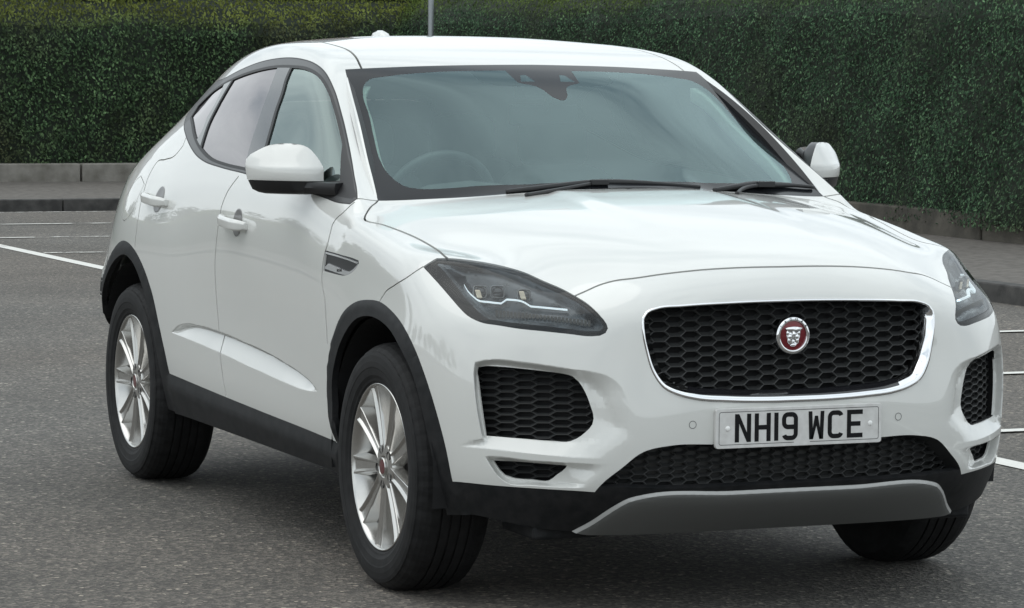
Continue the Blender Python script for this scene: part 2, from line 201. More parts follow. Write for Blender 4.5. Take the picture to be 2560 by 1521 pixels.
def cc(V,F):
    nV=len(V);nF=len(F)
    fc=V[F].mean(1)
    E=np.stack([F,np.roll(F,-1,1)],2).reshape(-1,2)
    Es=np.sort(E,1);u,inv,cnt=np.unique(Es,axis=0,return_inverse=True,return_counts=True);inv=inv.reshape(-1)
    nE=len(u);fidx=np.repeat(np.arange(nF),4)
    sumf=np.zeros((nE,V.shape[1]));np.add.at(sumf,inv,fc[fidx])
    mid=(V[u[:,0]]+V[u[:,1]])/2
    b=cnt==1
    ep=np.where(b[:,None],mid,(V[u[:,0]]+V[u[:,1]]+sumf)/4)
    # verts
    val=np.zeros(nV);np.add.at(val,u.ravel(),1)
    Fq=np.zeros((nV,V.shape[1]));fn=np.zeros(nV);np.add.at(Fq,F.ravel(),np.repeat(fc,4,0));np.add.at(fn,F.ravel(),1)
    Rm=np.zeros((nV,V.shape[1]));np.add.at(Rm,u[:,0],mid);np.add.at(Rm,u[:,1],mid)
    n=val[:,None]
    vp=(Fq/np.maximum(fn,1)[:,None]+2*Rm/n+(n-3)*V)/n
    bs=np.zeros((nV,V.shape[1]));bc=np.zeros(nV);ub=u[b];np.add.at(bs,ub[:,0],mid[b]);np.add.at(bs,ub[:,1],mid[b]);np.add.at(bc,ub.ravel(),1)
    isb=bc>0
    vp[isb]=(bs[isb]/2*1+V[isb])/2
    nv=np.vstack([vp,ep,fc])
    e=inv.reshape(nF,4)
    q=[]
    for k in range(4):
        q.append(np.stack([F[:,k],nV+e[:,k],nV+nE+np.arange(nF),nV+e[:,(k-1)%4]],1))
    return nv,np.stack(q,1).reshape(-1,4)

def fitted():
    V=np.array(CV);F=np.array(CF);n=len(V);m=np.arange(n);ids=np.where(np.abs(V[:,1])>1e-9)[0];m[ids]=n+np.arange(len(ids))
    return np.vstack([V,V[ids]*[1,-1,1]]),np.vstack([F,m[F][:,::-1]]),n
CU={
 'hoodside':[(-0.405,0.785,1.12),(-0.336,0.844,1.085),(-0.306,0.849,1.079),(-0.193,0.834,1.065),(0.028,0.803,1.033),(0.025,0.807,1.033),(0.142,0.801,1.015),(0.298,0.823,0.996)],
 'hoodfront':[(0.702,0.599,0.911),(0.705,0.567,0.924),(0.708,0.528,0.94),(0.722,0.483,0.953),(0.708,0.526,0.941),(0.742,0.443,0.959),(0.766,0.354,0.972),(0.78,0.229,0.983),(0.787,0.097,0.987),(0.789,-0.037,0.988),(0.785,-0.177,0.984),(0.77,-0.325,0.975),(0.747,-0.423,0.963),(0.689,-0.556,0.937),(0.7,-0.593,0.915)],
 'lamp':[(0.252,0.879,0.969),(0.262,0.863,0.982),(0.269,0.843,0.994),(0.301,0.821,0.996),(0.354,0.783,0.994),(0.402,0.743,0.988),(0.459,0.707,0.979),(0.52,0.676,0.967),(0.594,0.646,0.946),(0.648,0.62,0.93),(0.703,0.598,0.911),(0.753,0.579,0.89),(0.793,0.562,0.862),(0.81,0.55,0.84),(0.815,0.548,0.828),(0.815,0.555,0.816),(0.809,0.569,0.808),(0.799,0.588,0.806),(0.763,0.644,0.811),(0.719,0.698,0.816),(0.668,0.749,0.82),(0.608,0.796,0.827),(0.575,0.819,0.83),(0.546,0.834,0.837),(0.515,0.846,0.848),(0.484,0.853,0.863),(0.422,0.86,0.892),(0.358,0.867,0.922),(0.304,0.874,0.947),(0.252,0.879,0.969)],
 'bumperside':[(0.252,0.879,0.969),(0.236,0.894,0.957),(0.254,0.878,0.97),(0.218,0.905,0.945),(0.133,0.92,0.909),(0.062,0.923,0.883),(0.024,0.926,0.855)],
 'ws':[(-1.113,0.637,1.529),(-1.081,0.455,1.539),(-1.054,0.236,1.546),(-1.052,0.035,1.549),(-1.048,-0.17,1.546),(-1.051,-0.349,1.538),(-1.053,-0.547,1.515),(-1.098,-0.618,1.525),(-0.928,-0.671,1.424),(-0.763,-0.712,1.324),(-0.553,-0.726,1.207),(-0.416,-0.734,1.131),(-0.413,-0.733,1.129),(-0.316,-0.504,1.141),(-0.166,-0.314,1.149),(-0.288,-0.313,1.155),(-0.281,-0.175,1.159),(-0.279,-0.009,1.161),(-0.278,0.09,1.16),(-0.273,0.219,1.156),(-0.31,0.474,1.145),(-0.383,0.658,1.133),(-0.423,0.772,1.129),(-0.621,0.732,1.243),(-0.84,0.686,1.37),(-1.113,0.637,1.529)],
 'wintrimo':[(-0.436,0.833,1.138),(-0.555,0.802,1.208),(-0.725,0.761,1.302),(-0.879,0.73,1.389),(-1.006,0.709,1.46),(-1.141,0.694,1.518),(-1.285,0.684,1.549),(-1.415,0.68,1.562),(-1.534,0.68,1.567),(-1.697,0.687,1.563),(-1.861,0.695,1.549),(-2.03,0.704,1.524),(-2.219,0.707,1.491),(-2.131,0.689,1.53),(-2.242,0.695,1.503),(-2.388,0.691,1.473),(-2.496,0.696,1.433),(-2.553,0.712,1.396),(-2.504,0.759,1.355),(-2.433,0.793,1.321),(-2.318,0.821,1.284),(-2.195,0.842,1.249),(-2.067,0.856,1.218),(-1.952,0.863,1.201),(-1.746,0.868,1.187),(-1.433,0.871,1.174),(-1.446,0.872,1.172)],
 'wininn':[(-0.454,0.842,1.139),(-0.588,0.809,1.218),(-0.747,0.773,1.309),(-0.897,0.743,1.392),(-1.022,0.723,1.456),(-1.137,0.711,1.499),(-1.251,0.703,1.522),(-1.356,0.7,1.533),(-1.481,0.701,1.536),(-1.605,0.705,1.536),(-1.86,0.716,1.517),(-2.059,0.724,1.49),(-2.057,0.725,1.489),(-2.176,0.728,1.469),(-2.306,0.736,1.432),(-2.388,0.751,1.392),(-2.389,0.78,1.349),(-2.303,0.801,1.324),(-2.201,0.824,1.287),(-2.069,0.844,1.249),(-1.923,0.857,1.219),(-1.698,0.864,1.2),(-1.487,0.865,1.192)],
 'doorB':[(-1.515,0.874,1.166),(-1.59,0.894,1.103),(-1.614,0.903,1.058),(-1.624,0.911,0.992),(-1.622,0.915,0.946),(-1.627,0.909,1.014),(-1.637,0.915,0.949),(-1.641,0.918,0.852),(-1.628,0.918,0.756),(-1.594,0.916,0.656),(-1.584,0.915,0.618),(-1.606,0.915,0.571),(-1.576,0.915,0.503),(-1.538,0.909,0.419)],
 'doorF':[(-0.429,0.846,1.125),(-0.451,0.875,1.092),(-0.486,0.886,1.071),(-0.501,0.892,1.053),(-0.501,0.901,1.019),(-0.505,0.907,0.989),(-0.514,0.91,0.971),(-0.522,0.917,0.918),(-0.51,0.921,0.86),(-0.487,0.922,0.833),(-0.468,0.924,0.776),(-0.459,0.924,0.73),(-0.449,0.924,0.684),(-0.445,0.924,0.638)],
 'archF':[(-0.401,0.911,0.389),(-0.439,0.916,0.429),(-0.463,0.92,0.514),(-0.456,0.923,0.602),(-0.424,0.925,0.675),(-0.375,0.927,0.737),(-0.304,0.928,0.794),(-0.204,0.927,0.833),(-0.073,0.927,0.852),(0.025,0.927,0.853),(0.127,0.929,0.835),(0.229,0.932,0.802),(0.333,0.93,0.735),(0.4,0.921,0.654),(0.452,0.906,0.552),(0.478,0.892,0.469),(0.486,0.875,0.378)],
 'archFi':[(-0.359,0.913,0.397),(-0.388,0.922,0.493),(-0.389,0.925,0.58),(-0.333,0.929,0.671),(-0.257,0.932,0.735),(-0.171,0.933,0.782),(-0.039,0.933,0.806),(0.062,0.934,0.8),(0.166,0.937,0.775),(0.233,0.939,0.742)],
 'archR':[(-3.197,0.895,0.661),(-3.038,0.927,0.745),(-2.878,0.941,0.833),(-2.672,0.95,0.887),(-2.522,0.953,0.861),(-2.404,0.951,0.799),(-2.312,0.945,0.709),(-2.251,0.939,0.605),(-2.205,0.931,0.513),(-2.179,0.921,0.438)],
 'archRi':[(-3.046,0.928,0.65),(-2.92,0.944,0.745),(-2.76,0.951,0.816),(-2.633,0.954,0.837),(-2.494,0.954,0.8),(-2.427,0.951,0.749)],
 'sill':[(-2.179,0.921,0.438),(-1.54,0.909,0.416),(-1.078,0.909,0.406),(-0.691,0.91,0.399),(-0.381,0.912,0.392)],
 'bumpbot':[(0.486,0.875,0.378),(0.605,0.817,0.381),(0.73,0.699,0.38),(0.802,0.593,0.375),(0.821,0.568,0.391),(0.821,0.57,0.395),(0.851,0.519,0.444),(0.87,0.463,0.489),(0.884,0.385,0.506),(0.893,0.257,0.507),(0.892,-0.268,0.507),(0.884,-0.389,0.506),(0.873,-0.452,0.49),(0.853,-0.514,0.445),(0.797,-0.603,0.375),(0.72,-0.709,0.377),(0.593,-0.826,0.381)],
 'grille':[(0.843,0.451,0.864),(0.84,0.437,0.879),(0.843,0.409,0.887),(0.853,0.329,0.892),(0.858,0.199,0.897),(0.859,0.065,0.9),(0.859,-0.071,0.901),(0.857,-0.209,0.899),(0.85,-0.352,0.893),(0.841,-0.428,0.882),(0.841,-0.46,0.862),(0.849,-0.468,0.813),(0.854,-0.461,0.764),(0.863,-0.443,0.703),(0.872,-0.414,0.668),(0.883,-0.352,0.643),(0.892,-0.264,0.628),(0.896,-0.158,0.62),(0.898,-0.055,0.616),(0.898,0.081,0.616),(0.895,0.213,0.622),(0.889,0.309,0.63),(0.883,0.359,0.641),(0.875,0.396,0.663),(0.866,0.424,0.705),(0.858,0.444,0.764),(0.852,0.455,0.818),(0.843,0.451,0.864)],
 'fog':[(0.589,0.841,0.71),(0.604,0.83,0.714),(0.641,0.799,0.715),(0.691,0.755,0.713),(0.735,0.709,0.709),(0.773,0.661,0.703),(0.787,0.641,0.697),(0.798,0.626,0.682),(0.809,0.611,0.653),(0.819,0.599,0.615),(0.824,0.592,0.582),(0.822,0.595,0.565),(0.813,0.612,0.543),(0.8,0.632,0.525),(0.79,0.647,0.517),(0.761,0.686,0.516),(0.697,0.756,0.518),(0.615,0.828,0.52),(0.606,0.836,0.589),(0.596,0.842,0.655),(0.588,0.843,0.696),(0.589,0.841,0.71)],
 'sfog':[(0.63,0.811,0.452),(0.694,0.754,0.453),(0.749,0.697,0.451),(0.782,0.653,0.449),(0.78,0.655,0.443),(0.763,0.673,0.423),(0.745,0.691,0.404),(0.711,0.729,0.404),(0.669,0.77,0.406),(0.653,0.786,0.412),(0.642,0.798,0.426),(0.63,0.811,0.452)],
 'skid':[(0.71,0.611,0.255),(0.75,0.57,0.285),(0.805,0.522,0.334),(0.833,0.483,0.359),(0.844,0.452,0.364),(0.869,0.181,0.365),(0.873,-0.121,0.371),(0.869,-0.278,0.372),(0.85,-0.43,0.369),(0.821,-0.503,0.348),(0.756,-0.578,0.294),(0.712,-0.608,0.255)],
 'sidecrease':[(-2.12,0.931,0.591),(-2.025,0.928,0.622),(-1.902,0.923,0.638),(-1.718,0.918,0.636),(-1.573,0.915,0.625),(-1.262,0.914,0.619),(-0.96,0.916,0.596),(-0.764,0.917,0.577),(-0.631,0.918,0.557),(-0.557,0.919,0.532),(-0.863,0.916,0.526),(-1.263,0.914,0.544),(-1.627,0.916,0.563),(-2.12,0.931,0.591)],
 'rdoor':[(-2.292,0.827,1.275),(-2.284,0.841,1.247),(-2.325,0.855,1.214),(-2.433,0.864,1.194),(-2.532,0.87,1.179),(-2.543,0.893,1.129),(-2.516,0.915,1.074),(-2.525,0.915,1.073),(-2.528,0.924,1.047),(-2.527,0.932,1.016),(-2.516,0.94,0.979),(-2.519,0.946,0.94),(-2.532,0.95,0.906)],
 'divbar':[(-2.07,0.724,1.489),(-2.078,0.746,1.45),(-2.09,0.782,1.381),(-2.095,0.804,1.336),(-2.079,0.829,1.283),(-2.064,0.845,1.245)],
 'divbarL':[(-2.151,0.727,1.473),(-2.131,0.749,1.438),(-2.126,0.775,1.392),(-2.142,0.794,1.354),(-2.127,0.814,1.312),(-2.143,0.833,1.27)],
 'wsin':[(-1.0,0.229,1.527),(-1.018,0.421,1.518),(-1.028,0.53,1.506),(-1.029,0.58,1.498),(-1.001,0.612,1.477),(-0.945,0.634,1.441),(-0.861,0.646,1.39),(-0.745,0.671,1.321),(-0.617,0.695,1.248),(-0.554,0.697,1.214),(-0.495,0.686,1.186),(-0.456,0.669,1.17),(-0.43,0.641,1.165),(-0.39,0.55,1.167),(-0.366,0.452,1.175),(-0.339,0.3,1.179)],
 'liB':[(0.823,0.563,0.391),(0.863,0.402,0.385),(0.878,0.186,0.385),(0.88,-0.117,0.386),(0.859,-0.441,0.392),(0.821,-0.566,0.391)],
 'pockT':[(0.579,0.846,0.722),(0.611,0.822,0.731),(0.698,0.745,0.729),(0.77,0.662,0.718),(0.811,0.595,0.709),(0.832,0.553,0.697),(0.845,0.525,0.674),(0.856,0.501,0.632),(0.865,0.476,0.606)],
 'wing':[(0.521,0.879,0.482),(0.62,0.822,0.484),(0.719,0.733,0.478),(0.778,0.661,0.474),(0.847,0.534,0.468)],
 'pockB':[(0.61,0.828,0.462),(0.65,0.795,0.463),(0.717,0.732,0.458),(0.777,0.66,0.457),(0.837,0.557,0.454),(0.847,0.534,0.454)],
 'pockBl':[(0.61,0.828,0.462),(0.625,0.813,0.431),(0.639,0.796,0.405),(0.654,0.779,0.391),(0.707,0.727,0.388),(0.768,0.656,0.387),(0.805,0.597,0.387)],
 'vent':[(-0.512,0.91,0.973),(-0.426,0.91,0.97),(-0.332,0.912,0.967),(-0.239,0.914,0.964),(-0.196,0.915,0.961),(-0.191,0.916,0.953),(-0.208,0.917,0.939),(-0.242,0.918,0.923),(-0.278,0.919,0.913),(-0.313,0.919,0.908),(-0.358,0.919,0.907),(-0.434,0.918,0.908),(-0.515,0.917,0.91),(-0.512,0.914,0.941),(-0.512,0.91,0.973)],
 'fuel':[(-2.661,0.89,1.127),(-2.738,0.898,1.093),(-2.766,0.906,1.063),(-2.769,0.916,1.032),(-2.776,0.927,0.992),(-2.759,0.934,0.967),(-2.718,0.939,0.959),(-2.669,0.939,0.971),(-2.616,0.935,1.0),(-2.596,0.927,1.031),(-2.575,0.914,1.073),(-2.561,0.905,1.099)],
 'ditch':[(-1.095,0.585,1.529),(-1.193,0.57,1.566),(-1.325,0.554,1.593),(-1.447,0.552,1.607),(-1.63,0.547,1.62)],
 'pilF':[(-1.486,0.699,1.54),(-1.467,0.726,1.496),(-1.431,0.754,1.444),(-1.413,0.78,1.391),(-1.389,0.803,1.338),(-1.369,0.825,1.286),(-1.354,0.842,1.245),(-1.334,0.868,1.178)],
 'pilR':[(-1.616,0.7,1.544),(-1.596,0.718,1.515),(-1.566,0.75,1.457),(-1.546,0.78,1.396),(-1.528,0.806,1.339),(-1.514,0.83,1.282),(-1.494,0.853,1.226),(-1.467,0.873,1.169)],
 'lampin':[(0.283,0.849,0.986),(0.319,0.828,0.986),(0.423,0.752,0.982),(0.477,0.715,0.973),(0.537,0.683,0.959),(0.607,0.652,0.938),(0.66,0.626,0.922),(0.714,0.603,0.903),(0.762,0.585,0.88),(0.797,0.566,0.851),(0.809,0.558,0.832),(0.807,0.568,0.821),(0.791,0.597,0.82),(0.758,0.643,0.825),(0.714,0.696,0.831),(0.663,0.747,0.835),(0.602,0.794,0.84),(0.574,0.811,0.844),(0.541,0.822,0.86),(0.48,0.832,0.889),(0.408,0.838,0.923),(0.348,0.844,0.953),(0.311,0.849,0.971),(0.285,0.854,0.98),(0.283,0.849,0.986)],
 'drl':[(0.426,0.821,0.929),(0.457,0.821,0.912),(0.485,0.817,0.9),(0.513,0.811,0.89),(0.544,0.795,0.888),(0.581,0.771,0.886),(0.585,0.756,0.897),(0.603,0.742,0.897),(0.625,0.726,0.894),(0.655,0.712,0.882),(0.684,0.683,0.88),(0.73,0.633,0.876)],
 'proj':[(0.506,0.797,0.908),(0.55,0.766,0.911),(0.615,0.715,0.907)],
 'cluster':[(0.444,0.806,0.934),(0.603,0.674,0.933),(0.64,0.702,0.9),(0.537,0.792,0.895),(0.492,0.813,0.901)],
 'sail':[(-0.741,0.774,1.305),(-0.695,0.796,1.267),(-0.588,0.838,1.179),(-0.506,0.831,1.168),(-0.443,0.838,1.138),(-0.547,0.811,1.202),(-0.638,0.792,1.251)],
 'sbase':[(-0.689,0.849,1.18),(-0.581,0.834,1.184),(-0.535,0.824,1.185),(-0.486,0.827,1.165),(-0.436,0.834,1.137),(-0.547,0.857,1.141),(-0.644,0.864,1.145)],
}
# ---------------------------------------------------------------- the car body surface, cut into its panels
CAR = empty('parked_car', (0, 0, 0), 'white compact SUV with the number plate NH19 WCE parked on the dark asphalt', 'car')
_P, _F, _n = fitted()
A4, F4 = _P, _F
for _ in range(3): A4, F4 = cc(A4, F4)
HF = F4[:len(F4) // 2]                                   # the y >= 0 half
A4[np.abs(A4[:, 1]) < 1e-6, 1] = 0
# raised centre of the bonnet
def sst(t): t = np.clip(t, 0, 1); return t * t * (3 - 2 * t)
yc = np.interp(A4[:, 0], [-.3, -.158, .143, .259, .366, .471, .75], [.268, .263, .265, .257, .250, .238, .21])
am = np.interp(A4[:, 0], [-.45, -.33, .1, .45, .66], [0, .008, .007, .004, 0]) * (A4[:, 2] > .9)
A4[:, 2] += am * (1 - sst((np.abs(A4[:, 1]) - yc + .02) / .04))
def tri_normals(V, T):
    n = np.cross(V[T[:, 1]] - V[T[:, 0]], V[T[:, 2]] - V[T[:, 0]]); vn = np.zeros_like(V)
    for k in range(3): np.add.at(vn, T[:, k], n)
    return vn / np.maximum(np.linalg.norm(vn, axis=1), 1e-12)[:, None]
T4 = np.vstack([F4[:, [0, 1, 2]], F4[:, [0, 2, 3]]])
VN = tri_normals(A4, T4)
if VN[np.argmax(A4[:, 2])][2] < 0: F4 = F4[:, ::-1]; HF = HF[:, ::-1]; VN = -VN
az, el = rad(37.7), rad(15)
DV = np.array([math.cos(el) * math.cos(az), math.cos(el) * math.sin(az), math.sin(el)])
DU = np.array([-math.sin(az), math.cos(az), 0.0]); DW = np.cross(DV, DU); DW *= np.sign(DW[2])
def to2(P): P = np.asarray(P, float); return np.stack([P @ DU, P @ DW], -1)
fn = np.cross(A4[HF[:, 2]] - A4[HF[:, 0]], A4[HF[:, 3]] - A4[HF[:, 1]]); fn /= np.linalg.norm(fn, axis=1)[:, None]
front = fn @ DV > .04
FC = A4[HF].mean(1)
FS = HF[front]
ft = np.vstack([FS[:, [0, 1, 2]], FS[:, [0, 2, 3]]])
BVF = BVHTree.FromPolygons(A4.tolist(), ft.tolist())
BVALL = BVHTree.FromPolygons(A4.tolist(), F4.tolist())
def pip(Q, poly):
    """points in polygon"""
    x, y = Q[:, 0], Q[:, 1]; ins = np.zeros(len(Q), bool); n = len(poly)
    for i in range(n):
        x1, y1 = poly[i]; x2, y2 = poly[(i + 1) % n]
        c = ((y1 > y) != (y2 > y))
        with np.errstate(divide='ignore', invalid='ignore'): xi = (x2 - x1) * (y - y1) / (y2 - y1) + x1
        ins ^= c & (x < xi)
    return ins
def dline(Q, L, closed=False):
    d = np.full(len(Q), 1e9); n = len(L)
    for i in range(n if closed else n - 1):
        a, b = L[i], L[(i + 1) % n]; ab = b - a; t = np.clip(((Q - a) @ ab) / (ab @ ab + 1e-15), 0, 1)
        d = np.minimum(d, np.linalg.norm(Q - a - t[:, None] * ab, axis=1))
    return d
S = {}                                                   # smoothed 3D guide lines (car's left side, y > 0)
WSB = [(-.2825, 0, 1.1605), (-.2848, .177, 1.159), (-.292, .315, 1.1553), (-.3116, .473, 1.1444), (-.3821, .659, 1.1332), (-.4242, .7714, 1.1284)]
S['wsb'] = smooth_line(WSB)
S['hoodside'] = smooth_line([(-.4242, .7714, 1.1284), (-.3418, .842, 1.085), (-.325, .848, 1.0785), (-.1965, .832, 1.065), (.0282, .803, 1.0333), (.130, .796, 1.0139), (.304, .8254, .9962)], corner=50)
S['hoodfront'] = smooth_line([p for i, p in enumerate(CU['hoodfront'][:9]) if i != 4] + [(.793, 0, .988)])
S['lamp'] = smooth_line(CU['lamp'], True)
S['lampin'] = smooth_line(CU['lampin'], True)
S['bumperside'] = smooth_line([(.2546, .8805, .9696), (.2238, .9074, .9449), (.1303, .9189, .909), (.0583, .9215, .8832), (.0209, .9253, .8546)])
S['joint'] = smooth_line([(-.4242, .7714, 1.1284), (-.4313, .8349, 1.1350)])
S['doorF'] = smooth_line(CU['doorF'][:11] + [(-.4500, .9246, .6900)])
S['doorB'] = smooth_line([(-1.5136, .8748, 1.1664), (-1.589, .8939, 1.1035), (-1.6145, .9031, 1.0585), (-1.6251, .9112, .9921), (-1.64, .9186, .8524), (-1.6273, .9177, .7565), (-1.605, .916, .66), (-1.595, .915, .60), (-1.588, .915, .55), (-1.57, .914, .50), (-1.5376, .9097, .4195)])
S['rdoor'] = smooth_line([(-2.295, .8258, 1.2753), (-2.2858, .8402, 1.2466), (-2.3269, .8546, 1.2144), (-2.435, .8634, 1.1936), (-2.525, .8701, 1.1789), (-2.545, .893, 1.13), (-2.535, .915, 1.07), (-2.5254, .9325, 1.0165), (-2.519, .9407, .9786), (-2.5177, .9466, .9401), (-2.525, .950, .87)], corner=60)
S['ditch'] = smooth_line([(-1.0953, .5846, 1.5293), (-1.1908, .5705, 1.5662), (-1.3308, .5523, 1.5931), (-1.4569, .5484, 1.6069), (-1.6303, .5467, 1.62), (-2.1, .54, 1.612), (-2.6, .53, 1.57), (-2.95, .515, 1.50)])
S['fuel'] = smooth_line(CU['fuel'], True)
S['vent'] = smooth_line(CU['vent'], True)
S['sill'] = smooth_line(CU['sill'])
S['archF'] = smooth_line(CU['archF'])
S['archFi'] = smooth_line([(-.335, .90, .20), (-.345, .91, .33)] + CU['archFi'] + [(.325, .93, .667), (.385, .92, .555), (.412, .905, .45), (.42, .88, .36), (.42, .85, .20)])
S['archR'] = smooth_line([(-3.1485, .9075, .6647), (-3.0221, .9309, .7457)] + CU['archR'][2:])
S['archRi'] = smooth_line([(-3.10, .90, .20), (-3.11, .92, .50)] + CU['archRi'][:1] + CU['archRi'][1:] + [(-2.345, .95, .655), (-2.29, .94, .54), (-2.265, .925, .42), (-2.26, .91, .20)])
S['bb'] = smooth_line([(.489, .8761, .3786), (.6065, .8176, .3811), (.7309, .6989, .3799), (.812, .583, .3765), (.8224, .5707, .3947), (.8502, .5186, .4437), (.8695, .4627, .4885), (.8879, .3864, .5068), (.9023, .2614, .5083), (.905, 0, .5083)])
S['liB'] = smooth_line([(.8236, .5640, .3914), (.8644, .4024, .3849), (.883, .1885, .3859), (.885, 0, .3862)])
S['grille'] = smooth_line([(.860, 0, .9007), (.8599, .0654, .9005), (.8590, .2, .8980), (.8537, .34, .8925), (.8440, .418, .8855), (.8425, .4450, .8750), (.8440, .4570, .8600), (.8510, .4600, .8150), (.8560, .4510, .7640), (.8640, .4330, .7046), (.8740, .4050, .6640), (.8850, .3604, .6418), (.8910, .3113, .6300), (.8970, .2154, .6212), (.8994, .0832, .6158), (.8994, 0, .6154)], corner=60)
S['fog'] = smooth_line(CU['fog'], True); S['sfog'] = smooth_line(CU['sfog'], True)
S['skid'] = smooth_line([(.7121, .6119, .2535), (.7537, .5735, .2851), (.8073, .5227, .3338), (.832, .490, .3570), (.8443, .4500, .3665), (.8720, .2, .3700), (.877, 0, .3712)])
S['wst'] = smooth_line([(-1.0492, 0, 1.5493), (-1.051, .2376, 1.5462), (-1.0764, .4561, 1.5392), (-1.1126, .6374, 1.5288)])
S['wss'] = smooth_line([(-1.1126, .6374, 1.5288), (-.8452, .6844, 1.3699), (-.6262, .7298, 1.2426), (-.4242, .7714, 1.1284)])
S['wsin'] = smooth_line([(-.995, 0, 1.5275)] + CU['wsin'] + [(-.335, 0, 1.182)], corner=70)
wo = [p for i, p in enumerate(CU['wintrimo'][:26]) if i not in (13, 14)]
S['wo'] = smooth_line(wo + [(-1.2, .874, 1.160), (-.9, .876, 1.148), (-.65, .872, 1.130), (-.50, .866, 1.118), (-.445, .853, 1.116), (-.4313, .8349, 1.1350)], True, corner=55)
wi = [p for i, p in enumerate(CU['wininn']) if i != 12]
S['wi'] = smooth_line(wi + [(-1.2, .868, 1.178), (-.9, .869, 1.168), (-.62, .863, 1.150), (-.47, .845, 1.139)], True, corner=50)
for k in ('pilF', 'pilR', 'divbar', 'divbarL'): S[k] = smooth_line(CU[k])
pkL = [(.5768, .8509, .6984), (.59, .845, .60), (.605, .834, .512)]; pkTip = [(.605, .834, .512), (.5217, .8795, .4818)]
S['pkL'] = smooth_line(pkL); S['pkTip'] = smooth_line(pkTip); S['pkT'] = smooth_line([(.5768, .8509, .6984)] + CU['pockT'])
S['wing'] = smooth_line(CU['wing']); S['pkR'] = smooth_line([CU['pockT'][-1], (.866, .475, .53), CU['wing'][-1]])
S['pbT'] = smooth_line(CU['pockB']); S['pbL'] = smooth_line(CU['pockBl']); S['pbR'] = smooth_line([CU['pockB'][-1], CU['pockBl'][-1]])
S['scT'] = smooth_line([(-2.12, .931, .591), (-2.05, .929, .618), (-1.95, .925, .634), (-1.82, .921, .6385), (-1.6, .9155, .634), (-1.35, .914, .6235), (-1.1, .9145, .609), (-.9, .916, .592), (-.75, .917, .575), (-.63, .9185, .555), (-.557, .919, .532)], corner=60)
S['scB'] = smooth_line([(-.557, .919, .532), (-.70, .9175, .5235), (-.8637, .9155, .526), (-1.2633, .914, .5441), (-1.6278, .9153, .5635), (-2.12, .931, .591)], corner=60)
S['sail'] = smooth_line(CU['sail'], True)
S['sbase'] = smooth_line(CU['sbase'], True, corner=50)
S['sband'] = smooth_line([(-1.03, 0, 1.54), (-1.0024, .247, 1.5276), (-.915, .236, 1.4893), (-.892, .185, 1.4805), (-.880, .05, 1.4785), (-.880, 0, 1.4785)], corner=40)
S['scover'] = smooth_line([(-1.03, 0, 1.54), (-1.005, .119, 1.5326), (-.905, .109, 1.489), (-.879, .056, 1.4777), (-.802, .018, 1.439), (-.790, .006, 1.4335), (-.790, 0, 1.4335)], corner=40)
S['swin'] = smooth_line([(-.9605, .061, 1.5150), (-.9130, .045, 1.4940), (-.9110, .097, 1.4935), (-.9580, .080, 1.5140)], True, corner=40)
S2 = {k: to2(v) for k, v in S.items()}
for k, d in (('pilF', .022), ('divbar', .020)): S[k + '_s'] = S[k] + [d, 0, 0]; S2[k + '_s'] = to2(S[k + '_s'])
POLY = {
 'hood': [S['wsb'], S['hoodside'], S['lamp'][::-1][:1] * 0 + S['hoodside'][-1:], [(.42, .72, .94)], S['hoodfront']],
 'ws': [S['wst'], S['wss'], S['wsb'][::-1]],
 'wsin': [S['wsin']],
 'grille': [S['grille']],
 'lowint': [S['bb'][np.argmin(np.linalg.norm(S['bb'] - np.array([.822, .5707, .393]), axis=1)):], S['liB'][::-1]],
 'skid': [S['skid'], [(.75, 0, .0), (.68, .63, .20)]],
 'clad': [[(-3.5, .6, .62), (-3.30, .855, .61)], S['archR'], S['sill'], S['archF'], S['bb'], [(.70, 0, -1.2), (-3.5, .6, -1.2)]],
 'openF': [S['archFi']], 'openR': [S['archRi']],
 'bumper': [S['hoodfront'][::-1], [(.40, .80, .93)], S['bumperside'], [(.02, .92, .70), (.02, .9, -1.2), (.70, 0, -1.2)]],
 'wing': [S['hoodside'], [(.40, .80, .93)], S['bumperside'], [(.02, .92, .70), (-.44, .92, .60)], S['doorF'][::-1], S['joint'][::-1]],
 'fdoor': [S['doorF'], [(-.44, .92, .45), (-.42, .91, .2), (-1.53, .91, .2)], S['doorB'][::-1], [(-1.3, .8, 1.3), (-.6, .8, 1.2)]],
 'rdoor': [S['doorB'], [(-1.53, .91, .2), (-2.3, .91, .2), (-2.5, .95, .7)], S['rdoor'][::-1], [(-2.2, .78, 1.36), (-1.6, .80, 1.3)]],
 'roof': [[(-1.03, 0, 1.55)], [(-1.04, .3, 1.545), (-1.075, .50, 1.535)], S['ditch'], [(-3.0, .4, 1.5), (-3.2, 0, 1.48)]],
}
def close_c(A):
    q = []
    for i, p in enumerate(A):
        if abs(p[1]) < 1e-6: q += [p, p - [0, .15, 0]] if (i > 0 and abs(A[i - 1][1]) > 1e-6) else [p - [0, .15, 0], p]
        else: q.append(p)
    return np.array(q)
POLY = {k: to2(close_c(np.vstack([np.asarray(q, float).reshape(-1, 3) for q in v]))) for k, v in POLY.items()}
for k in ('lamp', 'lampin', 'fog', 'sfog', 'wo', 'wi', 'vent', 'fuel'): POLY[k] = S2[k]
LO = S['wsin']
GAPW = .0045
GAPS = {'hoodside': .0058, 'hoodfront': .0058, 'bumperside': .0042, 'joint': .004, 'doorF': .0052, 'doorB': .0052, 'rdoor': .005, 'ditch': .006}
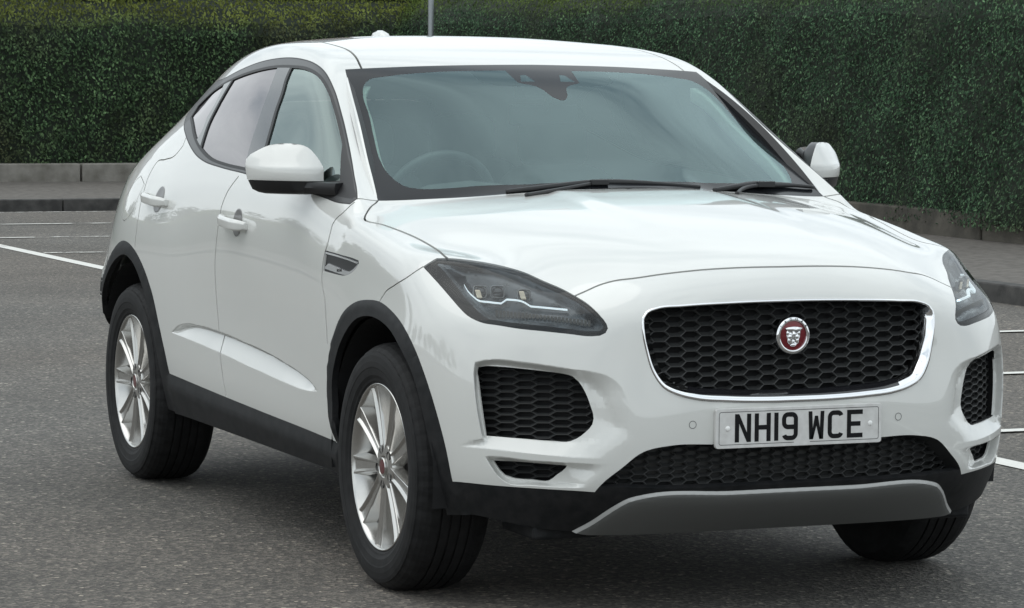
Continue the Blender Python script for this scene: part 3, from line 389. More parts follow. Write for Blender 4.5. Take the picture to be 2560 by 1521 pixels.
# ---- constraint segments
pts2 = []; edges = []
def offset2(L, d):
    t = np.gradient(L, axis=0); t /= np.linalg.norm(t, axis=1)[:, None] + 1e-12
    return L + np.stack([-t[:, 1], t[:, 0]], 1) * d
def addline(L2, closed=False, thin=None):
    b = len(pts2); L2 = [tuple(p) for p in L2]
    pts2.extend(L2); edges.extend((b + i, b + i + 1) for i in range(len(L2) - 1))
    if closed: edges.append((b + len(L2) - 1, b))
used = np.unique(FS); rmap = -np.ones(len(A4), int); rmap[used] = np.arange(len(used))
pts2.extend(tuple(p) for p in to2(A4[used])); NB = len(used)
E_ = np.sort(np.stack([FS, np.roll(FS, -1, 1)], 2).reshape(-1, 2), 1); E_ = np.unique(E_, axis=0)
edges.extend((int(rmap[a]), int(rmap[b])) for a, b in E_)
for k in ('lamp', 'lampin', 'fog', 'sfog', 'wo', 'wi', 'vent', 'sail', 'sbase'): addline(S2[k], True)
addline(offset2(np.vstack([S2['wo'], S2['wo'][:1]]), .0045)); addline(offset2(np.vstack([S2['wo'], S2['wo'][:1]]), -.0045)); addline(offset2(np.vstack([S2['wi'], S2['wi'][:1]]), .0055)); addline(offset2(np.vstack([S2['wi'], S2['wi'][:1]]), -.0055)); addline(S2['pilF_s']); addline(S2['divbar_s']); addline(S2['sband']); addline(S2['scover']); addline(S2['swin'], True)
for k in ('sband', 'scover'): S2[k] = to2(np.vstack([S[k][:1] - [0, .1, 0], S[k], S[k][-1:] - [0, .1, 0]]))
for k in ('wst', 'wss', 'wsb', 'wsin', 'grille', 'liB', 'bb', 'skid', 'sill', 'archF', 'archR', 'archFi', 'archRi', 'pilF', 'pilR', 'divbar', 'divbarL',
          'pkL', 'pkTip', 'pkT', 'wing', 'pbT', 'pbL', 'scT', 'scB'): addline(S2[k])
for k, wd in GAPS.items():
    addline(offset2(S2[k], wd / 2)); addline(offset2(S2[k], -wd / 2))
addline(offset2(np.vstack([S2['fuel'], S2['fuel'][:1]]), .0015)); addline(offset2(np.vstack([S2['fuel'], S2['fuel'][:1]]), -.0015))
# parallel lines beside the sharp steps so that they stay crisp
for k, ds in {'pkL': (.002, .009, .0115), 'pkT': (.003, .0135, .016), 'wing': (.003, .036), 'pbT': (.0025, .009, .0115), 'pbL': (.002, .010, .0125), 'scT': (.003, .010, .013), 'scB': (.003,), 'skid': (.0015, .0048, .0095)}.items():
    for d in ds: addline(offset2(S2[k], d)); addline(offset2(S2[k], -d))
# extra points where the surface is embossed
def steiner(poly, h):
    lo, hi = poly.min(0), poly.max(0); g = np.stack(np.meshgrid(np.arange(lo[0], hi[0], h), np.arange(lo[1], hi[1], h * .87)), -1)
    g[1::2, :, 0] += h / 2; g = g.reshape(-1, 2); g = g[pip(g, poly)]; pts2.extend(tuple(p) for p in g)
PA = np.vstack([S2['pkL'], S2['pkTip'], S2['wing'], S2['pkR'][::-1], S2['pkT'][::-1]])
PB = np.vstack([S2['pbT'], S2['pbR'], S2['pbL'][::-1]])
PC = np.vstack([S2['scT'], S2['scB']])
steiner(PA, .010); steiner(PB, .009); steiner(PC, .010); steiner(S2['lamp'], .012)
res = delaunay_2d_cdt([Vector(p) for p in pts2], edges, [], 0, 1e-5, True)
V2 = np.array([tuple(v) for v in res[0]]); TR = [tuple(f) for f in res[2]]; OV = res[3]
assert all(len(f) == 3 for f in TR)
TR = np.array(TR)
n2 = len(V2); P3 = np.zeros((n2, 3)); N3 = np.zeros((n2, 3)); gid = -np.ones(n2, int); ok = np.zeros(n2, bool)
Dvv = Vector(DV); A4l = A4
for i in range(n2):
    o_ = [k for k in OV[i] if k < NB]
    if o_:
        g = used[o_[0]]; P3[i] = A4[g]; N3[i] = VN[g]; gid[i] = g; ok[i] = True; continue
    o3 = Vector(DU * V2[i, 0] + DW * V2[i, 1] + DV * 6)
    for sh in ((0, 0, 0), (0, 1.5e-4, 0), (0, 6e-4, 0), (2e-4, 0, 2e-4), (-2e-4, 0, -2e-4)):
        h = BVF.ray_cast(o3 + Vector(sh), -Dvv)
        if h[0] is not None: break
    if h[0] is None: continue
    if abs(h[0].y) < 9e-4 and sh[1] > 0: h = (Vector((h[0].x, 0, h[0].z)), h[1], h[2], h[3])
    elif abs(h[0].y) < 1e-5: h = (Vector((h[0].x, 0, h[0].z)), h[1], h[2], h[3])
    t = ft[h[2]]; p = np.array(h[0]); a, b, c = A4[t]
    v0, v1, v2_ = b - a, c - a, p - a; d00, d01, d11, d20, d21 = v0 @ v0, v0 @ v1, v1 @ v1, v2_ @ v0, v2_ @ v1
    dn = d00 * d11 - d01 * d01; bb, cc_ = (d11 * d20 - d01 * d21) / dn, (d00 * d21 - d01 * d20) / dn
    nn = VN[t[0]] * (1 - bb - cc_) + VN[t[1]] * bb + VN[t[2]] * cc_
    P3[i] = p; N3[i] = nn / np.linalg.norm(nn); ok[i] = True
cen = V2[TR].mean(1)
keep = ok[TR].all(1)
hit = np.array([BVF.ray_cast(Vector(DU * c[0] + DW * c[1] + DV * 6), -Dvv)[0] is not None if k else False for c, k in zip(cen, keep)])
TR = TR[keep & hit]
n_ = np.cross(P3[TR[:, 1]] - P3[TR[:, 0]], P3[TR[:, 2]] - P3[TR[:, 0]]); fl = (n_ @ DV) < 0; TR[fl] = TR[fl][:, ::-1]
# unify with the untouched rear faces
BF = HF[~front]
extra = np.unique(BF); seen = {g: i for i, g in enumerate(gid) if g >= 0}
nb = n2; addP = []; addN = []; m2 = {}
for g in extra:
    if g in seen: m2[g] = seen[g]
    else: m2[g] = nb; nb += 1; addP.append(A4[g]); addN.append(VN[g])
P3 = np.vstack([P3, addP]) if addP else P3; N3 = np.vstack([N3, addN]) if addP else N3
BT = np.array([[m2[g] for g in f] for f in BF]); BT = np.vstack([BT[:, [0, 1, 2]], BT[:, [0, 2, 3]]])
# ---- labels
L_ = dict(shell=0, hood=1, bumper=2, wing=3, fdoor=4, rdoor=5, roof=6, clad=7, skid=8, lamp=9, grille=10, fog=11, sfog=12, lowint=13, ws=14, frit=15, fglass=16, rglass=17, qglass=18, trim=19, open=20, gap=21, vent=22, lampedge=23, tail=24, rearglass=25, pillar=26, seal=27, skidlip=28, band=29, divider=30)
C2 = V2[TR].mean(1); lab = np.zeros(len(TR), int); c3 = P3[TR].mean(1)
def setl(name, key, cond=None):
    m = pip(C2, POLY[key])
    if cond is not None: m &= cond
    lab[m] = L_[name]
setl('roof', 'roof', c3[:, 2] > 1.45)
setl('rdoor', 'rdoor'); setl('fdoor', 'fdoor'); setl('wing', 'wing'); setl('bumper', 'bumper'); setl('hood', 'hood')
for k, wd in GAPS.items():
    lab[dline(C2, S2[k]) < wd / 2 * .98] = L_['gap']
lab[dline(C2, S2['fuel'], True) < .0015] = L_['gap']
setl('clad', 'clad'); setl('skid', 'skid'); lab[(c3[:, 0] < -3.0) & (c3[:, 2] < .60)] = L_['clad']; lab[(lab == L_['skid']) & (dline(C2, S2['skid']) < .0048)] = L_['skidlip']
setl('open', 'openF'); setl('open', 'openR')
setl('lampedge', 'lamp'); setl('lamp', 'lampin'); setl('grille', 'grille'); setl('fog', 'fog'); setl('sfog', 'sfog'); setl('lowint', 'lowint'); setl('vent', 'vent')
setl('frit', 'ws'); m = pip(C2, POLY['ws']) & pip(C2, POLY['wsin']); lab[m] = L_['ws']
lab[(lab == L_['ws']) & pip(C2, S2['sband'])] = L_['band']
lab[pip(C2, POLY['ws']) & pip(C2, S2['scover']) & ~pip(C2, S2['swin'])] = L_['frit']
m = pip(C2, POLY['wo']); lab[m] = L_['trim']; lab[m & (dline(C2, S2['wo'], True) < .0045)] = L_['seal']
dwi = dline(C2, S2['wi'], True); lab[m & (dwi < .0055)] = L_['seal']
m = m & pip(C2, POLY['wi']) & (dwi > .0055)
lab[m] = L_['pillar']
def xat(key): q = S[key]; o_ = np.argsort(q[:, 2]); return np.interp(c3[:, 2], q[o_, 2], q[o_, 0])
lab[m & (c3[:, 0] > xat('pilF'))] = L_['fglass']
lab[m & (c3[:, 0] < xat('pilR')) & (c3[:, 0] > xat('divbar'))] = L_['rglass']
lab[m & (c3[:, 0] < xat('divbarL'))] = L_['qglass']
lab[pip(C2, POLY['wo']) & pip(C2, S2['sail'])] = L_['seal']
lab[pip(C2, S2['sbase'])] = L_['seal']
lab[(lab == L_['pillar']) & (c3[:, 0] < -1.85)] = L_['divider']
lab[(lab == L_['fglass']) & (c3[:, 0] < xat('pilF') + .022)] = L_['seal']
lab[(lab == L_['rglass']) & (c3[:, 0] < xat('divbar') + .020)] = L_['seal']
bc = P3[BT].mean(1); bl = np.zeros(len(BT), int)
bl[(bc[:, 2] < .61)] = L_['clad']
bl[(bc[:, 2] > 1.12) & (bc[:, 2] < 1.42) & (np.abs(bc[:, 1]) < .50) & (bc[:, 0] < -3.1)] = L_['rearglass']
bl[(bc[:, 2] > .90) & (bc[:, 2] < 1.02) & (bc[:, 1] > .36) & (bc[:, 0] < -3.2)] = L_['tail']
T_all = np.vstack([TR, BT]); lab = np.concatenate([lab, bl])
# ---- embossing (vertices of the cut part only)
Vw = np.array([.912, .391, .118]); Q = V2; disp = np.zeros_like(P3)
def in2(poly): return pip(Q, poly)
def lin(d, w): return np.clip(d / w, 0, 1)
dist = lambda k: dline(Q, S2[k])
m = in2(PA)
yq = P3[:n2, 1]; wT = np.interp(yq, [.47, .53, .60, .67], [.12, .075, .032, .0135]); wW = np.interp(yq, [.50, .58, .68], [.11, .055, .036])
dep = .030 * lin(dist('pkL'), .009) * lin(dist('pkT'), wT) * lin(dist('pkTip'), .012) * lin(dist('wing'), wW) * sst(dist('pkR') / .13)
dep = np.where(m, dep, 0); disp[:n2] -= dep[:, None] * Vw
m = in2(PB)
dep = .032 * lin(dist('pbT'), np.interp(yq, [.53, .60, .66], [.05, .016, .009])) * lin(dist('pbL'), .010) * sst(dist('pbR') / .08); dep = np.where(m, dep, 0); disp[:n2] -= dep[:, None] * Vw
m = in2(PC); dt, db = dist('scT'), dist('scB')
dep = .024 * lin(dt, .010) * lin(db / np.maximum(dt + db, 1e-6), 1) ; dep = np.where(m, dep, 0); disp[:n2, 1] -= dep
disp_main = disp.copy()
m = in2(POLY['clad']); dd = np.minimum(dist('archF'), dist('archR')); ds_ = dist('sill')
o_ = .006 * lin(dd, .006) * (ds_ > .05) * (P3[:n2, 0] < .5) + .014 * lin(ds_, .03) * (ds_ <= .2) * (P3[:n2, 2] < .45) * 0
dep = np.where(m & (P3[:n2, 0] < .5), np.maximum(.006 * lin(np.minimum(dd, ds_), .006), 0), 0)
rk = in2(POLY['clad']) & (P3[:n2, 0] > -2.2) & (P3[:n2, 0] < -.38)
bz = sst((.52 - P3[:n2, 2]) / .10); dep = np.where(rk, dep * (1 - bz) + bz * .016 * lin(np.minimum(ds_, dd * 1.5), .035), dep); disp[:n2] += dep[:, None] * N3[:n2]
m = in2(POLY['skid']); ds2 = dist('skid'); dep = np.where(m, .008 * lin(ds2, .0048) + .005 * lin(ds2 - .0048, .0095), 0); disp[:n2] += dep[:, None] * N3[:n2]
nb0 = tri_normals(P3, T_all); P3d = P3 + disp; nd0 = tri_normals(P3d, T_all)
N3d = N3 + (nd0 - nb0); N3d /= np.maximum(np.linalg.norm(N3d, axis=1), 1e-9)[:, None]
nm0 = tri_normals(P3 + disp_main, T_all); N3m = N3 + (nm0 - nb0); N3m /= np.maximum(np.linalg.norm(N3m, axis=1), 1e-9)[:, None]; N3m[np.abs(P3[:, 1]) < 1e-6, 1] = 0
N3d[np.abs(P3[:, 1]) < 1e-6, 1] = 0
P3d[np.abs(P3[:, 1]) < 1e-6, 1] = 0

def region(labels, only=None):
    m = np.isin(lab, [L_[k] for k in labels])
    if only is not None: m &= only
    T = T_all[m]; u, inv = np.unique(T, return_inverse=True); return P3d[u], inv.reshape(-1, 3), (N3d if labels[0] in ('clad', 'skid', 'skidlip') else N3m)[u], u
def mir(V, T, Nn): return V * [1, -1, 1], T[:, ::-1], Nn * [1, -1, 1]
def boundary(T):
    E = np.stack([T, np.roll(T, -1, 1)], 2).reshape(-1, 2); s = set(map(tuple, E)); return np.array([e for e in map(tuple, E) if (e[1], e[0]) not in s])
def panel(name, labels, m, parent=CAR, joined=False, flange=.012, side=0, offs=0.0, label=None):
    """build a panel from labelled faces: the outer skin plus a folded-in edge; joined = both halves in one mesh"""
    V, T, Nn, u = region(labels); V = V + Nn * offs
    Vs, Ts, Ns = [V], [T], [Nn]; base = len(V)
    if flange:
        B = boundary(T); B = np.array([e for e in B if not (abs(V[e[0], 1]) < 1e-5 and abs(V[e[1], 1]) < 1e-5)])
        ids = np.unique(B); mp_ = {v: i for i, v in enumerate(ids)}
        # duplicate edge vertices (sharp fold)
        e0 = V[ids]; e1 = V[ids] - Nn[ids] * flange
        k = len(ids); Vs += [e0, e1]
        T2 = []
        ed = np.zeros((k, 3))
        for a, b in B:
            a_, b_ = mp_[a], mp_[b]; T2 += [(base + b_, base + a_, base + k + a_), (base + b_, base + k + a_, base + k + b_)]
            fnn = np.cross(V[a] - V[b], -Nn[a]); ed[a_] += fnn; ed[b_] += fnn
        ed /= np.maximum(np.linalg.norm(ed, axis=1), 1e-9)[:, None]
        Ts.append(np.array(T2)); Ns += [ed, ed]
    V = np.vstack(Vs); T = np.vstack(Ts); Nn = np.vstack(Ns)
    if joined:
        n = len(V); Vm, Tm, Nm = mir(V, T, Nn); cm = np.abs(V[:, 1]) < 1e-5; idx = np.where(cm, np.arange(n), n + np.cumsum(~cm) - 1)
        Vf = np.vstack([V, Vm[~cm]]); Tf = np.vstack([T, idx[Tm]]); Nf = np.vstack([Nn, Nm[~cm]])
        return [meshobj(name, Vf, Tf, m, parent, Nf)]
    out = []
    for s in (1, -1):
        if s == 1: a = (V, T, Nn)
        else: a = mir(V, T, Nn)
        pr = parent if not isinstance(parent, (list, tuple)) else parent[0 if s == 1 else 1]
        out.append(meshobj(name, a[0], a[1], m, pr, a[2]))
    return out                                            # [left (y>0), right (y<0)]
shell, = panel('body_shell', ['shell'], PAINT, joined=True)
hood, = panel('bonnet', ['hood'], PAINT, joined=True)
bumper, = panel('front_bumper', ['bumper'], PAINT, joined=True, flange=.005)
roofp, = panel('roof', ['roof'], PAINT, joined=True)
wings = panel('front_wing', ['wing'], PAINT)
fdoors = panel('front_door', ['fdoor'], PAINT)
rdoors = panel('rear_door', ['rdoor'], PAINT)
clad, = panel('lower_cladding', ['clad'], BLACKP, joined=True, flange=.02)
skid, = panel('skid_plate', ['skid'], SATIN, parent=bumper, joined=True, flange=.01)
panel('skid_edge', ['skidlip'], mat('satin_grey_lit', (.42, .42, .41), .4, metal=.2), parent=bumper, joined=True, flange=0)  # upward-facing lip: the light it catches is painted as a paler satin
gap, = panel('panel_gap', ['gap'], DARK, parent=shell, joined=True, flange=0, offs=-.011)
ws, = panel('windscreen', ['ws'], WSGL, joined=True, flange=0)
panel('tint_band', ['band'], BANDGL, parent=ws, joined=True, flange=0)
frit, = panel('black_border', ['frit'], FRIT, parent=ws, joined=True, flange=.004)
trims = panel('window_trim', ['trim'], TRIM, parent=fdoors, flange=.012)
panel('window_seal', ['seal'], SEAL, parent=fdoors, flange=.010)
panel('door_pillar', ['pillar'], PILLAR, parent=rdoors, flange=.010)
panel('window_divider', ['divider'], PILLAR, parent=rdoors, flange=.010)
fglass = panel('window', ['fglass'], SIDEGL, parent=fdoors, flange=0, offs=-.004)
rglass = panel('window', ['rglass'], PRIVGL, parent=rdoors, flange=0, offs=-.004)
qglass = panel('quarter_window', ['qglass'], PRIVGL, parent=CAR, flange=0, offs=-.004)
panel('rear_window', ['rearglass'], PRIVGL, joined=True, flange=0)
panel('tail_light', ['tail'], mat('tail_red', (.25, .01, .012), .1, coat=.5), flange=0)

fo_ = smooth_line([(-1.114, .635, 1.526), (-.935, .675, 1.446), (-.761, .710, 1.354), (-.587, .744, 1.243), (-.499, .758, 1.182), (-.432, .769, 1.131)], step=.02)
fi_ = smooth_line([(-1.107, .625, 1.521), (-.910, .663, 1.424), (-.732, .696, 1.322), (-.556, .728, 1.204), (-.456, .749, 1.133)], step=.02)
fi_ = np.stack([np.interp(np.linspace(0, 1, len(fo_)), np.linspace(0, 1, len(fi_)), fi_[:, i]) for i in range(3)], 1)
def strip3(name, rows_, m, par):
    Vf = np.vstack(rows_); k_ = len(rows_[0]); Ff = [(r * k_ + i, r * k_ + i + 1, (r + 1) * k_ + i + 1, (r + 1) * k_ + i) for r in range(len(rows_) - 1) for i in range(k_ - 1)]
    o_ = meshobj(name, Vf, Ff, m, par, smooth=False); mirror_obj(o_, par)
strip3('pillar_finisher', [fi_ - [.01, 0, .016], fi_, fo_], SEAL, ws)
strip3('pillar_edge', [fo_, fo_ + [.002, .007, -.004], fo_ + [0, .016, -.026]], PAINT, shell)
# ---------------------------------------------------------------- things set into the body
VWv = Vector(Vw)
bm = bmesh.new()
def wall(name, labels, depth, m, parent, both=True, inset=0):
    V, T, Nn, u = region(labels); B = boundary(T); B = np.array([e for e in B if not (abs(V[e[0], 1]) < 1e-5 and abs(V[e[1], 1]) < 1e-5)])
    ids = np.unique(B); mp_ = {v: i for i, v in enumerate(ids)}; k = len(ids)
    W = np.vstack([V[ids], V[ids] - Vw * depth]); F = [(mp_[b], mp_[a], k + mp_[a], k + mp_[b]) for a, b in B]
    back = V - Vw * depth * .98; Vb = np.vstack([W, back]); F = [tuple(f) for f in F] + [tuple(2 * k + np.array(t)) for t in T]
    out = []
    for i, s in enumerate((1, -1) if both else (1,)):
        Q = Vb * [1, s, 1]; FF = F if s == 1 else [f[::-1] for f in F]
        out.append(meshobj(name, Q, FF, m, parent[i] if isinstance(parent, (list, tuple)) else parent, smooth=False))
    return out
def joinobjs(obs):
    bmj = bmesh.new()
    for o in obs: bmj.from_mesh(o.data)
    bmj.to_mesh(obs[0].data); bmj.free()
    for o in obs[1:]: bpy.data.objects.remove(o)
    return obs[0]

# -- headlights
lamps = [empty('headlight', parent=CAR), empty('headlight', parent=CAR)]
panel('lens', ['lamp', 'lampedge'], LENS, parent=lamps, flange=0)
panel('bezel', ['lampedge'], mat('lamp_bezel', (.005, .005, .006), .25, spec=.25), parent=lamps, flange=.012, offs=-.005)
V, T, Nn, u = region(['lamp'])
d = dline(to2(V + 0), S2['lampin'], True)
zz = V[:, 2]; dep = .012 + .042 * sst(d / .035)
step = np.clip((d - .02) / .01, 0, 1)
shelf = .012 * np.sin(np.clip((zz - .835) / .055, 0, 1) * math.pi) * step
Vb = V - Vw * (dep - shelf)[:, None]
BOWL = mat('lamp_housing', (.05, .06, .068), .22, metal=.5, coat=.3); addnoise(BOWL, 18, (.035, .043, .05), (.09, .105, .12), detail=3)
for s, p in zip((1, -1), lamps): meshobj('reflector', Vb * [1, s, 1], T if s == 1 else T[:, ::-1], BOWL, p)
wall('housing', ['lamp', 'lampedge'], .07, DARK, lamps)
DRL = mat('lamp_light_strip', (.9, .95, 1), .3, emit=(.80, .95, 1), es=.4)
GLS = mat('lamp_glass_dark', (.02, .025, .03), .03, coat=1)
drl = smooth_line(CU['drl'], corner=25, step=.006) - Vw * .022
bmd = bmesh.new()
rows = []
for i, p in enumerate(drl):
    rows.append([bmd.verts.new(p + np.array(o)) for o in ((0, 0, .0024), (0, 0, -.0026), tuple(-Vw * .012 + [0, 0, -.0026]), tuple(-Vw * .012 + [0, 0, .0024]))])
for a, b in zip(rows[:-1], rows[1:]):
    for k in range(4): bmd.faces.new((a[k], a[(k + 1) % 4], b[(k + 1) % 4], b[k]))
o = bmobj('light_strip', bmd, DRL, lamps[0]); mirror_obj(o, lamps[1])
LT = np.array([.62, -.78, 0]); LT /= np.linalg.norm(LT)      # along the lamp, towards the car's centre
def lmod(cx, cy, cz, w_, h_, tilt=.35):
    """projector unit: chrome frame, dark lens, small inner reflector"""
    c = np.array([cx, cy, cz]) - Vw * .026; up = np.array([.0, 0, 1.]); r = []
    b = bmesh.new()
    def quadring(w1, h1, d1, w2, h2, d2, n=20):
        R = []
        for (ww, hh, dd) in ((w1, h1, d1), (w2, h2, d2)):
            R.append([b.verts.new(c + LT * (ww / 2 * math.copysign(abs(math.cos(t)) ** .45, math.cos(t)) + hh * tilt * 0) + up * (hh / 2 * math.copysign(abs(math.sin(t)) ** .45, math.sin(t))) + Vw * dd) for t in [2 * math.pi * k / n for k in range(n)]])
        for k in range(n): b.faces.new((R[0][k], R[0][(k + 1) % n], R[1][(k + 1) % n], R[1][k]))
        return R
    quadring(w_, h_, .006, w_ * .8, h_ * .8, -.004); quadring(w_ * 1.12, h_ * 1.12, -.004, w_, h_, .006)
    o1 = bmobj('projector_frame', b, mat('lamp_satin', (.45, .47, .48), .35, metal=.6), lamps[0], smooth=True); mirror_obj(o1, lamps[1])
    b = bmesh.new(); bmesh.ops.create_uvsphere(b, u_segments=20, v_segments=12, radius=.5)
    for v in b.verts: v.co = Vector(c) + Vector(LT) * (v.co.x * w_ * .8) + Vector(up) * (v.co.z * h_ * .85) + VWv * (v.co.y * .014 - .004)
    o2 = bmobj('projector_lens', b, GLS, lamps[0], smooth=True); mirror_obj(o2, lamps[1])
lmod(.4855, .7956, .9120, .040, .034); lmod(.531, .7607, .9145, .040, .034); lmod(.5977, .7082, .9090, .036, .032)
for (cx, cy, cz) in ((.487, .797, .906), (.598, .709, .908)):
    b = bmesh.new(); vs_ = box(b, -.008, .008, -.004, .004, -.012, .012)
    for v in vs_[4:]: v.co.x -= .008
    c = Vector((cx, cy, cz)) - VWv * .022
    for v in b.verts: v.co = c + Vector(LT) * v.co.x + Vector((0, 0, v.co.z)) + VWv * v.co.y
    o = bmobj('bulb_reflector', b, mat('bulb_cream', (.80, .70, .55), .3, metal=.3), lamps[0], bevel=.003); mirror_obj(o, lamps[1])
b = bmesh.new()                                            # ribbed indicator lens along the lower edge
A_ = np.array([.60, .795, .852]); B_ = np.array([.795, .588, .832])
for k in range(26):
    p = A_ + (B_ - A_) * (k / 26) - Vw * .028; q = A_ + (B_ - A_) * ((k + .7) / 26) - Vw * .028
    vs = [b.verts.new(x) for x in (p, q, q + np.array([0, 0, .018]), p + np.array([0, 0, .018]))]; vt = [b.verts.new(Vector(v.co) - VWv * .008) for v in vs]
    b.faces.new(vs)
    for i in range(4): b.faces.new((vs[i], vt[i], vt[(i + 1) % 4], vs[(i + 1) % 4]))
o = bmobj('indicator', b, mat('indicator_grey', (.10, .10, .095), .45), lamps[0]); mirror_obj(o, lamps[1])

# -- honeycomb grilles
MESHB = mat('grille_black', (.030, .031, .031), .42, coat=.0, spec=.5)
def honeycomb(name, N, Tt, outline3, pa, pb, depth, parent, dep2=.016, thick=.11, grow=.5, mirrorit=False, both=False, wbar=1.0, off=(0, 0), shift=0.0, ymax=None):
    """N view direction out of the surface, Tt horizontal axis, cells on a staggered hexagonal grid"""
    N = np.array(N, float); N /= np.linalg.norm(N); Tt = np.array(Tt, float); Tt /= np.linalg.norm(Tt); Bt = np.cross(N, Tt); Bt *= np.sign(Bt[2])
    o2 = np.stack([outline3 @ Tt, outline3 @ Bt], 1); lo, hi = o2.min(0), o2.max(0)
    b = bmesh.new(); w2 = pa * 2 / 3; h2 = pb / 2
    cellV = {}
    def P(a, c, dd):
        o3 = Tt * a + Bt * c + N * 6
        h = BVALL.ray_cast(Vector(o3), Vector(-N))
        if h[0] is None: return None
        if h[0].x < 0.3: return None
        return np.array(h[0]) - N * dd
    cells = []
    for i in range(int((lo[0] - off[0]) / pa) - 2, int((hi[0] - off[0]) / pa) + 3):
        for j in range(int((lo[1] - off[1]) / pb) - 2, int((hi[1] - off[1]) / pb) + 3):
            a = i * pa + off[0]; c = (j + .5 * (i % 2)) * pb + off[1]
            q = np.array([[a, c]])
            if pip(q, o2)[0] or dline(q, o2, True)[0] < grow * pb: cells.append((a, c))
    def key(a, c, l): return (round(a * 1e4), round(c * 1e4), l)
    def vert(a, c, l, dd):
        k = key(a, c, l)
        if k not in cellV:
            p = P(a, c, dd); cellV[k] = b.verts.new(p) if p is not None else None
        return cellV[k]
    hx = [(-w2, 0), (-w2 / 2, -h2), (w2 / 2, -h2), (w2, 0), (w2 / 2, h2), (-w2 / 2, h2)]
    for a, c in cells:
        O = [vert(a + x, c + y, 0, depth) for x, y in hx]
        t_ = .0011 * wbar; fx, fy = (w2 - 1.6 * t_) / w2, (h2 - t_) / h2; gx, gy = (w2 - 3.2 * t_) / w2, (h2 - 1.6 * t_) / h2
        I = [vert(a + x * fx, c + y * fy, 1, depth + .001) for x, y in hx]
        J = [vert(a + x * gx, c + (y * gy if y > 1e-6 else (.0035 if y > -1e-6 else -h2 + .34 * h2 * 2)), 2, depth + dep2) for x, y in hx]
        if any(v is None for v in O + I + J): continue
        for k in range(6):
            l = (k + 1) % 6
            try:
                b.faces.new((O[k], O[l], I[l], I[k])); b.faces.new((I[k], I[l], J[l], J[k]))
            except ValueError: pass
    o = bmobj(name, b, MESHB, parent[0] if isinstance(parent, (list, tuple)) else parent)
    if mirrorit: mirror_obj(o, parent[1])
    return o
gr = empty('front_grille', parent=CAR)
full = np.vstack([S['grille'], (S['grille'] * [1, -1, 1])[::-1]])
honeycomb('honeycomb', (1, 0, 0), (0, 1, 0), full, .0466, .0280, .040, gr, off=(.0233, .004), thick=.10)
joinobjs(wall('backing', ['grille'], .075, DARK, gr))
# chrome frame: thin lip then a deep inner wall
G = smooth_line(full, True, corner=70, step=.012); G = np.array([p for i, p in enumerate(G) if np.linalg.norm(p - G[i - 1]) > 1e-4])
def offs_yz(L, d):
    t = np.roll(L, -1, 0) - np.roll(L, 1, 0); t = t[:, 1:]; t /= np.linalg.norm(t, axis=1)[:, None]; n = np.stack([-t[:, 1], t[:, 0]], 1)
    c = L[:, 1:].mean(0)
    if ((L[:, 1:] + n * .01 - c) ** 2).sum() > ((L[:, 1:] - c) ** 2).sum(): n = -n
    q = L.copy(); q[:, 1:] += n * (d[:, None] if hasattr(d, '__len__') else d); return q
low = sst((.80 - G[:, 2]) / .14)
low = sst((.80 - G[:, 2]) / .15); top_ = sst((G[:, 2] - .86) / .03)
rings = [offs_yz(G, 0) - [.004, 0, 0], offs_yz(G, .0015) + [.003, 0, 0], offs_yz(G, .0055 + .0075 * low) + [.0035, 0, 0] - np.outer(low, [.006, 0, 0]), offs_yz(G, .0075 + .0080 * low) + [-.001, 0, 0] - np.outer(low, [.008, 0, 0]),
         offs_yz(G, .030 + .002 * low - .019 * top_) - [.018, 0, 0], offs_yz(G, .031 + .002 * low - .019 * top_) - [.050, 0, 0]]
Vr = np.vstack(rings); n = len(G); Fr = []
for r in range(len(rings) - 1):
    for k in range(n): Fr.append((r * n + k, r * n + (k + 1) % n, (r + 1) * n + (k + 1) % n, (r + 1) * n + k))
zc = [np.mean([Vr[i][2] for i in f]) for f in Fr]; yc_ = [abs(np.mean([Vr[i][1] for i in f])) for f in Fr]
meshobj('chrome_frame', Vr, Fr, None, gr, mats=[CHROME, GLOSSB], midx=[1 if (i >= 3 * n and (yc_[i] < .33 or zc[i] > .86)) else 0 for i in range(len(Fr))])
# lower intake, fog openings, small openings
lg = empty('lower_grille', parent=bumper)
fl2 = np.vstack([POLY['lowint'] * 0]); half = np.vstack([S['bb'][np.argmin(np.linalg.norm(S['bb'] - np.array([.822, .5707, .393]), axis=1)):], S['liB'][::-1]])
hb = S['bb'][np.argmin(np.linalg.norm(S['bb'] - np.array([.822, .5707, .393]), axis=1)):]
fullL = np.vstack([hb, (hb * [1, -1, 1])[::-1], S['liB'] * [1, -1, 1], S['liB'][::-1]])
honeycomb('honeycomb', (1, 0, 0), (0, 1, 0), fullL, .0383, .0212, .050, lg, off=(.010, .006), thick=.13, dep2=.012)
joinobjs(wall('surround', ['lowint'], .075, MESHB, lg))
Th = np.cross([0, 0, 1], Vw); Th /= np.linalg.norm(Th)
fogs = [empty('fog_grille', parent=bumper), empty('fog_grille', parent=bumper)]
honeycomb('honeycomb', Vw, Th, S['fog'], .0512, .0213, .052, fogs, mirrorit=True, thick=.12, dep2=.012, grow=.4)
wall('surround', ['fog'], .05, DARK, fogs)
sfg = [empty('brake_duct', parent=bumper), empty('brake_duct', parent=bumper)]
honeycomb('honeycomb', Vw, Th, S['sfog'], .0512, .0213, .050, sfg, mirrorit=True, thick=.12, dep2=.012, grow=.3)
wall('surround', ['sfog'], .05, DARK, sfg)

